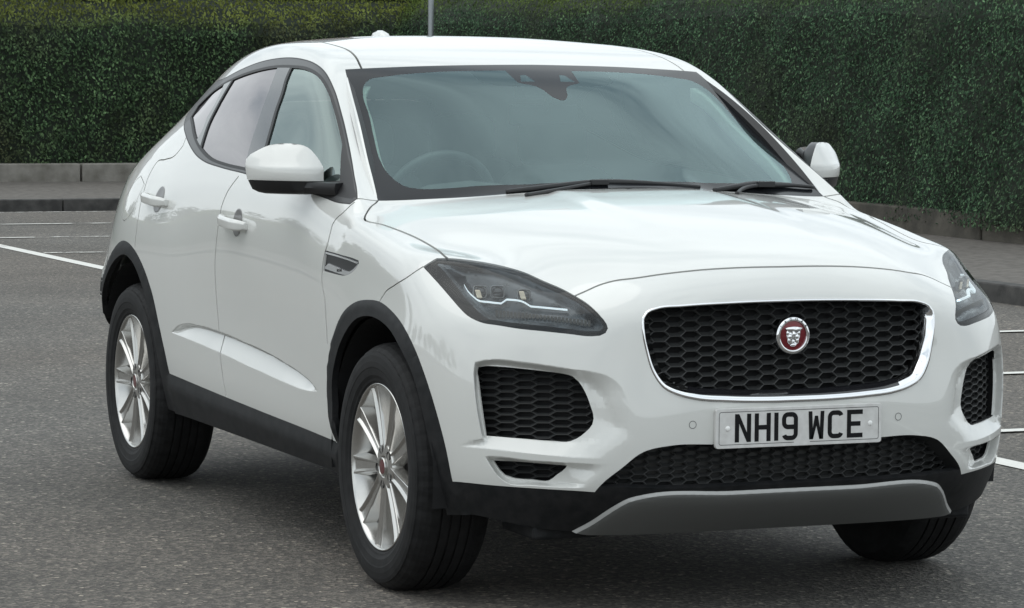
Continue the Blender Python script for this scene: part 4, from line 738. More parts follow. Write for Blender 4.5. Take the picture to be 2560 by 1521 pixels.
# -- badge on the grille
bd = empty('badge', (0, 0, 0), parent=gr); BX, BZ = .858, .7985
def disc_revolve(name, prof, m, n=64, parent=bd, smooth=True):
    b = bmesh.new(); R = []
    for k in range(n):
        a = 2 * math.pi * k / n; R.append([b.verts.new((BX + x, r * math.cos(a), BZ + r * math.sin(a))) for r, x in prof])
    for k in range(n):
        for i in range(len(prof) - 1): b.faces.new((R[k][i], R[(k + 1) % n][i], R[(k + 1) % n][i + 1], R[k][i + 1]))
    bmesh.ops.remove_doubles(b, verts=b.verts, dist=1e-5)
    return bmobj(name, b, m, parent, smooth=smooth)
disc_revolve('ring', [(.049, -.03), (.0525, -.012), (.0525, .002), (.0510, .0045), (.0425, .0065), (.0415, .0055), (.0405, .001)], CHROME)
disc_revolve('red_disc', [(.0410, .001), (.02, .003), (0, .0035)], mat('badge_red', (.16, .006, .012), .25, metal=.4, coat=.8))
def prism(bmm, pts, x0, x1):
    a = [bmm.verts.new((BX + x1, y, BZ + z)) for y, z in pts]; c = [bmm.verts.new((BX + x0, y, BZ + z)) for y, z in pts]
    bmm.faces.new(a)
    for i in range(len(pts)): j = (i + 1) % len(pts); bmm.faces.new((a[j], a[i], c[i], c[j]))
def ball(bmm, y, z, ry, rz, rx, x=.004):
    g = bmesh.ops.create_uvsphere(bmm, u_segments=14, v_segments=8, radius=1)
    for v in g['verts']: v.co = Vector((BX + x + v.co.z * rx, y + v.co.x * ry, BZ + z + v.co.y * rz))
b = bmesh.new()
prism(b, [(-.019, .012), (.019, .012), (.0165, -.004), (.0125, -.020), (.008, -.028), (-.008, -.028), (-.0125, -.020), (-.0165, -.004)][::-1], .001, .0048)
prism(b, [(-.026, .021), (-.012, .024), (0, .025), (.012, .024), (.026, .021), (.019, .013), (.008, .010), (0, .008), (-.008, .010), (-.019, .013)], .002, .009)
ball(b, 0, .0045, .0065, .0075, .008, .006)
for s in (1, -1):
    ball(b, s * .0105, -.003, .0075, .0075, .006); ball(b, s * .017, .007, .0055, .008, .005, .003); ball(b, s * .013, -.014, .005, .010, .004, .003)
    prism(b, [(s * .019, .012), (s * .021, .0), (s * .014, -.022), (s * .010, -.020), (s * .016, .0)][::s], .001, .005)
ball(b, 0, -.0165, .0055, .0055, .005, .004); ball(b, 0, -.0265, .0095, .005, .005, .002)
bmobj('cat_face', b, CHROME, bd, smooth=True)
def textmesh(s, size, m, name, parent, M, ext=.0004):
    cu = bpy.data.curves.new(name, 'FONT'); cu.body = s; cu.size = size; cu.extrude = ext; cu.align_x = 'CENTER'; cu.align_y = 'CENTER'
    ot = bpy.data.objects.new(name, cu); COL.objects.link(ot)
    dg = bpy.context.evaluated_depsgraph_get(); me = bpy.data.meshes.new_from_object(ot.evaluated_get(dg)); bpy.data.objects.remove(ot)
    me.transform(M); me.materials.clear(); me.materials.append(m); o = bpy.data.objects.new(name, me); COL.objects.link(o); o.parent = parent; return o
INK = mat('ink_black', (.006, .006, .007), .6, spec=.2)
BRIGHT = mat('bright_trim', (.72, .72, .73), .22, metal=.55)
YZ = Matrix(((0, 0, 1, 0), (1, 0, 0, 0), (0, 1, 0, 0), (0, 0, 0, 1)))      # text plane -> facing +x (reads left to right seen from the front)
ob = []
for k, ch in enumerate('JAGUAR'):
    a = rad(56 - k * 112 / 5)
    M = Matrix.Translation((BX + .0062, -.0468 * math.sin(a), BZ + .0468 * math.cos(a))) @ Matrix.Rotation(a, 4, 'X') @ YZ
    ob.append(textmesh(ch, .0105, INK, 'lettering', bd, M))
joinobjs(ob)

# -- number plate
pl = empty('number_plate', parent=bumper); PX = .9080; PZ = .4932
def rrect(y0, y1, z0, z1, r, n=6):
    p = []
    for cy, cz, a0 in ((y1 - r, z1 - r, 0), (y0 + r, z1 - r, 90), (y0 + r, z0 + r, 180), (y1 - r, z0 + r, 270)):
        for k in range(n + 1): a = rad(a0 + 90 * k / n); p.append((cy + r * math.cos(a), cz + r * math.sin(a)))
    return p
def slab(bmm, pts, x0, x1):
    a = [bmm.verts.new((x1, y, z)) for y, z in pts]; c = [bmm.verts.new((x0, y, z)) for y, z in pts]; bmm.faces.new(a); bmm.faces.new(c[::-1])
    for i in range(len(pts)): j = (i + 1) % len(pts); bmm.faces.new((a[i], c[i], c[j], a[j]))
b = bmesh.new(); slab(b, rrect(-.26, .26, PZ, PZ + .111, .008), PX - .012, PX)
PLW = mat('plate_white', (.66, .655, .64), .4, coat=.4); addnoise(PLW, 40, (.60, .59, .575), (.69, .685, .67), detail=5, pos=(.4, .7))
bmobj('plate', b, PLW, pl, bevel=.0012)
b = bmesh.new()
def ringline(bmm, P, w_, x, skip=None):
    n = len(P); P = np.array(P); t = np.roll(P, -1, 0) - np.roll(P, 1, 0); t /= np.linalg.norm(t, axis=1)[:, None]; nn = np.stack([-t[:, 1], t[:, 0]], 1)
    A = P + nn * w_ / 2; B = P - nn * w_ / 2
    va = [bmm.verts.new((x, *p)) for p in A]; vb = [bmm.verts.new((x, *p)) for p in B]
    for i in range(n):
        j = (i + 1) % n
        if skip and skip(P[i], P[j]): continue
        bmm.faces.new((va[i], vb[i], vb[j], va[j]))
rr = rrect(-.250, .250, PZ + .0105, PZ + .1015, .006); rr2 = []
for i, p in enumerate(rr):
    q = rr[(i + 1) % len(rr)]; k = max(1, int(math.hypot(q[0] - p[0], q[1] - p[1]) / .005))
    rr2 += [(p[0] + (q[0] - p[0]) * s / k, p[1] + (q[1] - p[1]) * s / k) for s in range(k)]
ringline(b, rr2, .0014, PX + .0005, skip=lambda p, q: p[1] < PZ + .012 and -.022 < p[0] < .032)
bmobj('border', b, INK, pl)
def glyph(ch):
    """polygons (lists of (x, y) in mm) in a 50 x 79 box"""
    def arc(cx, cy, r, a0, a1, n=8, ry=None): return [(cx + r * math.cos(rad(a0 + (a1 - a0) * k / n)), cy + (ry or r) * math.sin(rad(a0 + (a1 - a0) * k / n))) for k in range(n + 1)]
    def strip(outer, inner): return [[outer[i], outer[i + 1], inner[i + 1], inner[i]] for i in range(len(outer) - 1)]
    R = lambda x0, y0, x1, y1: [(x0, y0), (x1, y0), (x1, y1), (x0, y1)]
    if ch == 'N': return [R(0, 0, 13, 79), R(37, 0, 50, 79), [(13, 52), (13, 79), (37, 27), (37, 0)][::-1]]
    if ch == 'H': return [R(0, 0, 13, 79), R(37, 0, 50, 79), R(13, 33, 37, 46)]
    if ch == '1': return [R(0, 0, 13, 79)]
    if ch == 'E': return [R(0, 0, 13, 79), R(13, 66, 50, 79), R(13, 33, 43, 46), R(13, 0, 50, 13)]
    if ch == 'C':
        out = arc(18, 18, 18, 300 - 360 + 60, -180, 1)
        o_ = arc(31, 60, 19, 20, 90) + arc(19, 60, 19, 90, 180) + arc(19, 19, 19, 180, 270) + arc(31, 19, 19, 270, 340)
        i_ = arc(31, 60, 6, 20, 90) + arc(19, 60, 6, 90, 180) + arc(19, 19, 6, 180, 270) + arc(31, 19, 6, 270, 340)
        return strip(o_, i_)
    if ch == '9':
        o_ = arc(31, 60, 19, 0, 90) + arc(19, 60, 19, 90, 180) + arc(19, 50, 19, 180, 270) + [(37, 31)]
        i_ = arc(31, 60, 6, 0, 90) + arc(19, 60, 6, 90, 180) + arc(19, 50, 6, 180, 270) + [(37, 44)]
        o2_ = [(50, 60)] + arc(31, 19, 19, 0, -90) + arc(19, 19, 19, -90, -160)
        i2_ = [(37, 60)] + arc(31, 19, 6, 0, -90) + arc(19, 19, 6, -90, -160)
        return strip(o_, i_) + strip(o2_, i2_)
    if ch == 'W': return [[(0, 79), (3, 0), (15, 0), (12, 79)], [(3, 0), (15, 0), (25, 67), (19, 67)][0:0] or [(15, 0), (15.2, 10), (22, 66), (19, 66), (6, 0)][::-1][0:0] or [(8, 0), (15, 0), (25.5, 40), (25.5, 66), (20, 66)],
                          [(42, 0), (35, 0), (24.5, 40), (24.5, 66), (30, 66)][::-1], [(50, 79), (47, 0), (35, 0), (38, 79)][::-1]]
b = bmesh.new(); x = -.2015
for ch in 'NH19 WCE':
    if ch == ' ': x += (33 - 11) / 1000; continue
    wd = 13 if ch == '1' else 50
    for poly in glyph(ch):
        vs = [b.verts.new((PX + .0006, x + px_ / 1000, PZ + .0165 + py_ / 1000)) for px_, py_ in poly]
        f = b.faces.new(vs); f.normal_update()
        if f.normal.x < 0: f.normal_flip()
    x += (wd + 11) / 1000
bmobj('characters', b, INK, pl)
for s in (1, -1):
    b = bmesh.new(); bmesh.ops.create_uvsphere(b, u_segments=16, v_segments=8, radius=.0075)
    for v in b.verts: v.co = Vector((PX + v.co.x * .5, s * .2235 + v.co.y, PZ + .0555 + .0 + v.co.z))
    bmobj('screw_cap', b, mat('cap_white', (.85, .85, .83), .35), pl, smooth=True)
# parking sensors
for s in (1, -1):
    b = bmesh.new(); c0 = Vector((.8995, s * .3239, .5617)); n_s = Vector((.99, s * .10, 0)).normalized(); t1 = Vector((0, 0, 1)); t2 = n_s.cross(t1)
    prev = None; ring0 = []; ring1 = []; ring2 = []
    for k in range(24):
        a = 2 * math.pi * k / 24; dr = t1 * math.sin(a) + t2 * math.cos(a)
        h = BVALL.ray_cast(c0 + dr * .0095 + n_s, -n_s)[0]
        ring0.append(b.verts.new(c0 + dr * .0112 + n_s * ((h - c0).dot(n_s) + .0006))); ring1.append(b.verts.new(c0 + dr * .0095 + n_s * ((h - c0).dot(n_s) + .0007)))
    for k in range(24): b.faces.new((ring0[k], ring0[(k + 1) % 24], ring1[(k + 1) % 24], ring1[k]))
    bmobj('parking_sensor', b, mat('sensor_edge', (.10, .10, .10), .5), bumper)

# -- side vent behind the front wheel
vt = [empty('side_vent', parent=wings[0]), empty('side_vent', parent=wings[1])]
wall('recess', ['vent'], .014, mat('vent_black', (.012, .012, .013), .5), vt)
def side_poly(pts, y0=.0, inset=.0):
    """place (x, z) points on the flank"""
    out = []
    for x_, z_ in pts:
        h = BVALL.ray_cast(Vector((x_, 2, z_)), Vector((0, -1, 0)))[0]; out.append(Vector((x_, h.y + y0, z_)))
    return out
def side_strip(name, top, bot, y0, th, m, parents):
    b = bmesh.new(); A = side_poly(top, y0); B = side_poly(bot, y0)
    va = [b.verts.new(p) for p in A]; vb = [b.verts.new(p) for p in B]; wa = [b.verts.new(p - Vector((0, th, 0))) for p in A]; wb = [b.verts.new(p - Vector((0, th, 0))) for p in B]
    for i in range(len(A) - 1):
        b.faces.new((va[i], va[i + 1], vb[i + 1], vb[i])); b.faces.new((wa[i + 1], wa[i], va[i], va[i + 1])[::-1]); b.faces.new((vb[i], vb[i + 1], wb[i + 1], wb[i]))
    bmesh.ops.recalc_face_normals(b, faces=b.faces)
    o = bmobj(name, b, m, parents[0]); return o, mirror_obj(o, parents[1])
side_strip('chrome_strip', [(-.512, .969), (-.40, .965), (-.30, .961), (-.20, .954)], [(-.512, .963), (-.40, .960), (-.30, .956), (-.207, .950)], -.0, .006, BRIGHT, vt)
side_strip('name_bar', [(-.475, .935), (-.40, .929), (-.31, .922), (-.27, .923), (-.235, .934), (-.203, .950)], [(-.512, .918), (-.40, .912), (-.31, .909), (-.27, .911), (-.225, .930), (-.198, .949)], -.001, .006, BRIGHT, vt)
for s, p in ((1, vt[0]), (-1, vt[1])):
    h = BVALL.ray_cast(Vector((-.37, 2, .920)), Vector((0, -1, 0)))[0]
    M = Matrix.Translation((-.365, s * (h.y - .0004), .9205)) @ (Matrix.Rotation(rad(4) * s, 4, 'Y')) @ Matrix(((-s, 0, 0, 0), (0, 0, s, 0), (0, 1, 0, 0), (0, 0, 0, 1)))
    textmesh('JAGUAR', .0125, INK, 'lettering', p, M, ext=.0002)

# -- door handles with finger recesses
def handle(cx, cz, parents):
    y = BVALL.ray_cast(Vector((cx, 2, cz)), Vector((0, -1, 0)))[0].y
    b = bmesh.new(); n = 16; L = .125; R = []
    for i in range(n + 1):
        t = i / n * 2 - 1; xx = cx + t * L; e = (1 - abs(t) ** 5) ** .5 if abs(t) < 1 else 0
        out = .034 * (1 - abs(t) ** 4) + .012; h = .021 * (.62 + .38 * e)
        R.append([b.verts.new((xx, y + out - .004, cz + h + t * -.007)), b.verts.new((xx, y + out + .004, cz + h * .45 - t * .007)), b.verts.new((xx, y + out + .002, cz - h * .7 - t * .007)), b.verts.new((xx, y + out - .010, cz - h - t * .007)), b.verts.new((xx, y + out - .018, cz - h * .5 - t * .007)), b.verts.new((xx, y + out - .018, cz + h * .7 - t * .007))])
    for a, c in zip(R[:-1], R[1:]):
        for k in range(6): b.faces.new((a[k], c[k], c[(k + 1) % 6], a[(k + 1) % 6]))
    b.faces.new(R[0][::-1]); b.faces.new(R[-1]); bmesh.ops.recalc_face_normals(b, faces=b.faces)
    o = bmobj('handle', b, PAINT, parents[0], smooth=True, bevel=.002, subs=1); mirror_obj(o, parents[1])
    # recess behind the grip: an oval dish seen above and below it
    b = bmesh.new(); rings = []
    for r_, dd in ((1.0, .0012), (.93, .0016), (.80, -.0006 + .0012), (.0, .0014)):
        ring = []
        for k in range(28):
            a = 2 * math.pi * k / 28; xx = cx + .012 + .048 * r_ * math.cos(a); zz = cz + .047 * r_ * math.sin(a)
            hh = BVALL.ray_cast(Vector((xx, 2, zz)), Vector((0, -1, 0)))[0]; ring.append(b.verts.new((xx, hh.y + dd, zz)))
        rings.append(ring)
    for A, B in zip(rings[:-1], rings[1:]):
        for k in range(28): b.faces.new((A[k], A[(k + 1) % 28], B[(k + 1) % 28], B[k]))
    bmesh.ops.remove_doubles(b, verts=b.verts, dist=1e-5); bmesh.ops.recalc_face_normals(b, faces=b.faces)
    o = bmobj('handle_recess', b, mat('recess_grey', (.16, .155, .155), .35, coat=.4), parents[0], smooth=True); mirror_obj(o, parents[1])
handle(-2.335, 1.054, rdoors); handle(-1.43, 1.0145, fdoors)

# -- wing mirrors
mirs = [empty('wing_mirror', parent=CAR), empty('wing_mirror', parent=CAR)]
I0 = np.array([-.684, .858]); hd = np.array([-.184, .197]); hd /= np.linalg.norm(hd); fd = np.array([hd[1], -hd[0]]) ; fd = fd if fd[0] > 0 else -fd
def mslice(b, z, h0, h1, fb, bb_, n=18, dz=0):
    """closed plan loop: bulged front, flatter back"""
    vs = []
    for k in range(n):
        t = k / (n - 1); h = h0 + (h1 - h0) * t; f = fb * (1.12 - .45 * t) * (max(0, 1 - (2 * t - 1) ** 2)) ** .70; p = I0 + hd * h + fd * f; vs.append(b.verts.new((p[0], p[1], z)))
    for k in range(n - 2, 0, -1):
        t = k / (n - 1); h = h0 + (h1 - h0) * t; f = bb_ * (max(0, 1 - (2 * t - 1) ** 2)) ** .35; p = I0 + hd * h + np.array([-.96, -.28]) * f; vs.append(b.verts.new((p[0], p[1], z)))
    return vs
def loft(b, sl, capb=True):
    for A, B in zip(sl[:-1], sl[1:]):
        m = len(A)
        for k in range(m): b.faces.new((A[k], A[(k + 1) % m], B[(k + 1) % m], B[k]))
    b.faces.new(sl[-1]); 
    if capb: b.faces.new(sl[0][::-1])
b = bmesh.new()
CAPS = ((1.180, .000, .2640, .052), (1.186, .000, .2655, .055), (1.200, .000, .268, .056), (1.214, .000, .270, .056), (1.222, .001, .2705, .054), (1.226, .003, .2705, .050), (1.244, .014, .268, .038), (1.260, .027, .2526, .027),
    (1.2755, .042, .222, .016), (1.284, .054, .203, .009), (1.290, .068, .185, .003), (1.294, .086, .163, -.002), (1.2958, .105, .143, -.004))
loft(b, [mslice(b, z_, a_, c_, f_, .014) for z_, a_, c_, f_ in CAPS])
b2 = bmesh.new(); loft(b2, [mslice(b2, z_ + (.001 if z_ < 1.19 else -.0015), a_ + .003, c_ - .003, -.004, .085 - .03 * max(0, (z_ - 1.26) / .036)) for z_, a_, c_, f_ in CAPS]); bmesh.ops.recalc_face_normals(b2, faces=b2.faces)
o = bmobj('rear_housing', b2, mat('mirror_black', (.010, .010, .011), .35), mirs[0], smooth=True); o.data.set_sharp_from_angle(angle=rad(42)); mirror_obj(o, mirs[1])
bmesh.ops.recalc_face_normals(b, faces=b.faces)
o = bmobj('cap', b, PAINT, mirs[0], smooth=True); o.data.set_sharp_from_angle(angle=rad(42)); mirror_obj(o, mirs[1])
b = bmesh.new()
loft(b, [mslice(b, *a) for a in ((1.137, .050, .200, .020, .060), (1.141, .020, .225, .034, .070), (1.150, .004, .246, .044, .074), (1.1785, .000, .2615, .050, .070))])
R = []
for (x_, y_), zt, zb in (((-.755, .915), 1.178, 1.140), ((-.70, .888), 1.178, 1.141), ((-.65, .868), 1.178, 1.141), ((-.60, .852), 1.179, 1.140), ((-.57, .838), 1.180, 1.140)):
    R.append([b.verts.new((x_, y_ - .028, zt)), b.verts.new((x_ + .010, y_ + .024, zt - .002)), b.verts.new((x_ + .012, y_ + .028, (zt + zb) / 2)), b.verts.new((x_ + .008, y_ + .022, zb)), b.verts.new((x_, y_ - .028, zb))])
for A, B in zip(R[:-1], R[1:]):
    for k in range(5): b.faces.new((A[k], A[(k + 1) % 5], B[(k + 1) % 5], B[k]))
b.faces.new(R[0][::-1]); b.faces.new(R[-1])
bmesh.ops.recalc_face_normals(b, faces=b.faces)
o = bmobj('lower_housing', b, mat('mirror_black', (.010, .010, .011), .35), mirs[0], smooth=True); o.data.set_sharp_from_angle(angle=rad(35)); mirror_obj(o, mirs[1])
b = bmesh.new(); vs = []
for k in range(24):
    a = 2 * math.pi * k / 24; h = .135 + .112 * math.copysign(abs(math.cos(a)) ** .7, math.cos(a)); z_ = 1.232 + .046 * math.copysign(abs(math.sin(a)) ** .7, math.sin(a)); p = I0 + hd * h + np.array([-.96, -.28]) * .093; vs.append(b.verts.new((p[0], p[1], z_)))
b.faces.new(vs); o = bmobj('mirror_glass', b, mat('mirror_silver', (.8, .8, .8), .02, metal=1), mirs[0]); mirror_obj(o, mirs[1])

# -- wipers on the windscreen foot
def on_front(L, off):
    return [Vector(p) + VWv * off for p in L]
WB = mat('wiper_black', (.014, .014, .015), .45)
for blade, armp in (([(-.313, -.40, 1.158), (-.3159, -.2555, 1.170), (-.3275, -.1191, 1.1805), (-.332, -.061, 1.1830), (-.328, 0, 1.1825), (-.324, .062, 1.1805), (-.317, .159, 1.1750), (-.311, .26, 1.1670)], [(-.215, -.38, 1.150), (-.26, -.29, 1.158), (-.322, -.094, 1.181)]),
                    ([(-.290, .299, 1.158), (-.3295, .401, 1.166), (-.367, .488, 1.1715), (-.384, .545, 1.1690), (-.4276, .6402, 1.1655), (-.4663, .7448, 1.1575)], [(-.20, .33, 1.150), (-.331, .4359, 1.164), (-.3586, .5046, 1.170)])):
    wp = empty('wiper', parent=CAR)
    b = bmesh.new(); tube(b, smooth_line([Vector(p) + VWv * .012 for p in blade]), .010, 6, rfun=lambda t: .0065 + .0045 * math.sin(math.pi * min(1, t * 1.2 + .02))); bmobj('blade', b, WB, wp, smooth=True)
    b = bmesh.new(); tube(b, smooth_line([Vector(p) + VWv * .018 for p in armp]), .0065, 6); bmobj('arm', b, WB, wp, smooth=True)
    b = bmesh.new(); c = Vector(armp[-1]) + VWv * .026
    vs = box(b, -.010, .010, -.030, .030, -.008, .010)
    for v in vs: v.co = c + v.co
    bmobj('clip', b, WB, wp, bevel=.003)

# -- camera housing behind the windscreen, mirror and interior
GREYD = mat('sensor_shade', (.022, .024, .026), .7); GREYB = mat('sensor_black', (.012, .012, .014), .5)
def on_glass(name, L, m, offi, parent):
    b = bmesh.new(); vs = [b.verts.new(Vector(p) + Vector((-.45, 0, -.85)) * offi) for p in L]; b.faces.new(vs); bmesh.ops.triangulate(b, faces=b.faces); return bmobj(name, b, m, parent)
sh = empty('sensor_housing', parent=ws)
CAMW = mat('camera_window', (.35, .37, .37), .3)
on_glass('camera_window', [(-.9597, -.0582, 1.5148), (-.9155, -.0764, 1.4948), (-.9075, -.0134, 1.4915), (-.9561, -.0394, 1.5134)], CAMW, .004, sh)
on_glass('camera_window', [(-.9615, .0634, 1.5155), (-.9106, .043, 1.4929), (-.9161, .1036, 1.4947), (-.9587, .0839, 1.5141)], CAMW, .004, sh)
b = bmesh.new(); vs = box(b, -1.0, -.90, -.085, .085, 1.44, 1.475)
for v in vs[4:]: v.co.z += (-.95 - v.co.x) * .5
bmobj('cover', b, GREYB, sh, bevel=.006)
# inner lining of the cabin
LIN = mat('cabin_lining', (.72, .76, .72), .9)
V, T, Nn, u = region(['shell', 'roof', 'fdoor', 'rdoor', 'gap'])
mz = V[T].mean(1); kk = (mz[:, 2] > 1.0) & (mz[:, 0] < -.45)
Tk = T[kk]; uu, inv = np.unique(Tk, return_inverse=True); Vl = V[uu] - Nn[uu] * .018; Tl = inv.reshape(-1, 3)[:, ::-1]
meshobj('headlining', np.vstack([Vl, Vl * [1, -1, 1]]), np.vstack([Tl, Tl[:, ::-1] + len(Vl)]), LIN, CAR)
b = bmesh.new(); Li = S['wsin']; Li = Li[(Li[:, 1] > .55) & (Li[:, 2] > 1.166) & (Li[:, 2] < 1.497)]
inn = np.array([-.45, 0, -.85]); ra = [b.verts.new(p + inn * .020 + [0, .03, 0]) for p in Li]; rb = [b.verts.new(p + inn * .022 + [.0, -.016, 0]) for p in Li]; rc = [b.verts.new(p + inn * .075 + [0, -.004, 0]) for p in Li]
for i in range(len(Li) - 1): b.faces.new((ra[i], ra[i + 1], rb[i + 1], rb[i])); b.faces.new((rb[i], rb[i + 1], rc[i + 1], rc[i]))
o = bmobj('pillar_trim', b, mat('pale_trim', (.80, .88, .78), .8), CAR, smooth=True); mirror_obj(o, CAR)
INT = mat('interior_dark', (.11, .113, .115), .8)
b = bmesh.new()
prof = [(-.36, 1.10), (-.48, 1.135), (-.72, 1.125), (-.82, 1.06), (-.86, .80), (-.86, .55)]
A = [b.verts.new((x_, -.80 + .06 * (x_ > -.45), z_)) for x_, z_ in prof]; Bv = [b.verts.new((x_, .80 - .06 * (x_ > -.45), z_)) for x_, z_ in prof]
for i in range(len(prof) - 1): b.faces.new((A[i], A[i + 1], Bv[i + 1], Bv[i]))
bmobj('dashboard', b, INT, CAR, smooth=True)
b = bmesh.new()
for k in range(11):
    t = -1 + .2 * k
hood_i = [(-.70, -.60, 1.13), (-.70, -.50, 1.165), (-.70, -.36, 1.178), (-.70, -.24, 1.165), (-.70, -.12, 1.13)]
va = [b.verts.new(p) for p in hood_i]; vb = [b.verts.new((p[0] + .16, p[1], 1.12)) for p in hood_i]; vc = [b.verts.new((p[0] - .09, p[1], p[2] - .05)) for p in hood_i]
for i in range(4): b.faces.new((va[i], va[i + 1], vb[i + 1], vb[i])); b.faces.new((va[i + 1], va[i], vc[i], vc[i + 1]))
bmobj('instrument_hood', b, INT, CAR, smooth=True)
b = bmesh.new(); rg = []
ctr = Vector((-.95, -.37, 1.085)); ax = Vector((-.42, 0, 1)).normalized(); e1 = Vector((0, 1, 0)); e2 = Vector((.42, 0, 1)).normalized(); ez = e1.cross(e2)
tube(b, [ctr + e1 * .185 * math.cos(2 * math.pi * k / 40) + e2 * .185 * math.sin(2 * math.pi * k / 40) for k in range(41)], .016, 8, cap=False)
for a in (0, 180, 270): tube(b, [ctr + ez * .02, ctr + e1 * .18 * math.cos(rad(a)) + e2 * .18 * math.sin(rad(a))], .015, 6)
sw = bmesh.ops.create_uvsphere(b, u_segments=16, v_segments=8, radius=.06)
for v in sw['verts']: v.co = ctr + v.co
bmobj('steering_wheel', b, mat('wheel_leather', (.06, .062, .065), .45), CAR, smooth=True)
def seat(x, y, w_=.25, rear=False):
    st = empty('seat', parent=CAR); b = bmesh.new()
    def pad(cx, cy, cz, sx, sy, sz, lean=0):
        g = bmesh.ops.create_uvsphere(b, u_segments=20, v_segments=12, radius=1)
        for v in g['verts']:
            p = v.co; q = Vector([math.copysign(abs(c_) ** .55, c_) for c_ in p]); q = Vector((q.x * sx, q.y * sy, q.z * sz)); q.x -= (q.z + sz) * lean; v.co = q + Vector((cx, cy, cz))
    pad(x + .05, y, .62, .26, w_, .08); bmobj('cushion', b, INT, st, smooth=True); b = bmesh.new()
    pad(x - .22, y, .90, .07, w_, .30, .22); bmobj('backrest', b, INT, st, smooth=True); b = bmesh.new()
    pad(x - .38, y, 1.27, .05, .13, .09, .1); bmobj('headrest', b, INT, st, smooth=True)
seat(-1.35, -.37); seat(-1.35, .37); seat(-2.25, -.38); seat(-2.25, .38)
b = bmesh.new(); tube(b, [(-.90, .0, 1.44), (-.93, 0, 1.40)], .012, 6)
vs = box(b, -.015, .015, -.12, .12, -.035, .035)
for v in vs: v.co += Vector((-.95, 0, 1.385))
bmobj('interior_mirror', b, GREYB, CAR, bevel=.006)
# floor pan, arch liners
b = bmesh.new(); box(b, -2.15, -.52, -.78, .78, .31, .36); box(b, -3.30, -3.12, -.70, .70, .30, .60); box(b, .45, .68, -.60, .60, .255, .30); box(b, -.52, .45, -.56, .56, .25, .75); box(b, -3.12, -2.15, -.58, .58, .28, .80)
bmobj('floor_pan', b, DARK, CAR)
for cx_, s in ((0, 1), (0, -1), (-2.681, 1), (-2.681, -1)):
    b = bmesh.new(); R = []
    for k in range(25):
        a = rad(-10 + 198 * k / 24) if cx_ == 0 else rad(4 + 148 * k / 24); R.append([b.verts.new((cx_ + .425 * math.cos(a) * (1.03), s * y_, .37 + .435 * math.sin(a))) for y_ in (.50, .915)])
    for A, B in zip(R[:-1], R[1:]): b.faces.new((A[0], A[1], B[1], B[0]))
    c = b.verts.new((cx_, s * .50, .37)); 
    for A, B in zip(R[:-1], R[1:]): b.faces.new((A[0], B[0], c))
    bmobj('arch_liner', b, DARK, CAR)
# small boat-tail of the lower front corner below the bumper
for s in (1, -1):
    b = bmesh.new(); vs = box(b, .42, .66, s * .60 - .10, s * .60 + .10, .225, .27); bmobj('air_deflector', b, BLACKP, CAR, bevel=.01)
# antenna fin
b = bmesh.new()
n = 10; R = []
for i in range(n + 1):
    t = i / n; x_ = -2.42 - .17 * t; h = .072 * math.sin(min(1, t * 1.8 + .1) * math.pi / 2) * (1 - max(0, t - .85) / .15 * .6); wv = .024 * math.sin(min(1, t * 1.6 + .1) * math.pi / 2) 
    R.append([b.verts.new((x_, -wv, 1.600)), b.verts.new((x_, -wv * .85, 1.600 + h * .86)), b.verts.new((x_, 0, 1.600 + h)), b.verts.new((x_, wv * .85, 1.600 + h * .86)), b.verts.new((x_, wv, 1.600))])
for A, B in zip(R[:-1], R[1:]):
    for k in range(4): b.faces.new((A[k], A[k + 1], B[k + 1], B[k]))
b.faces.new(R[0]); b.faces.new(R[-1][::-1])
bmobj('aerial_fin', b, PAINT, CAR, smooth=True)

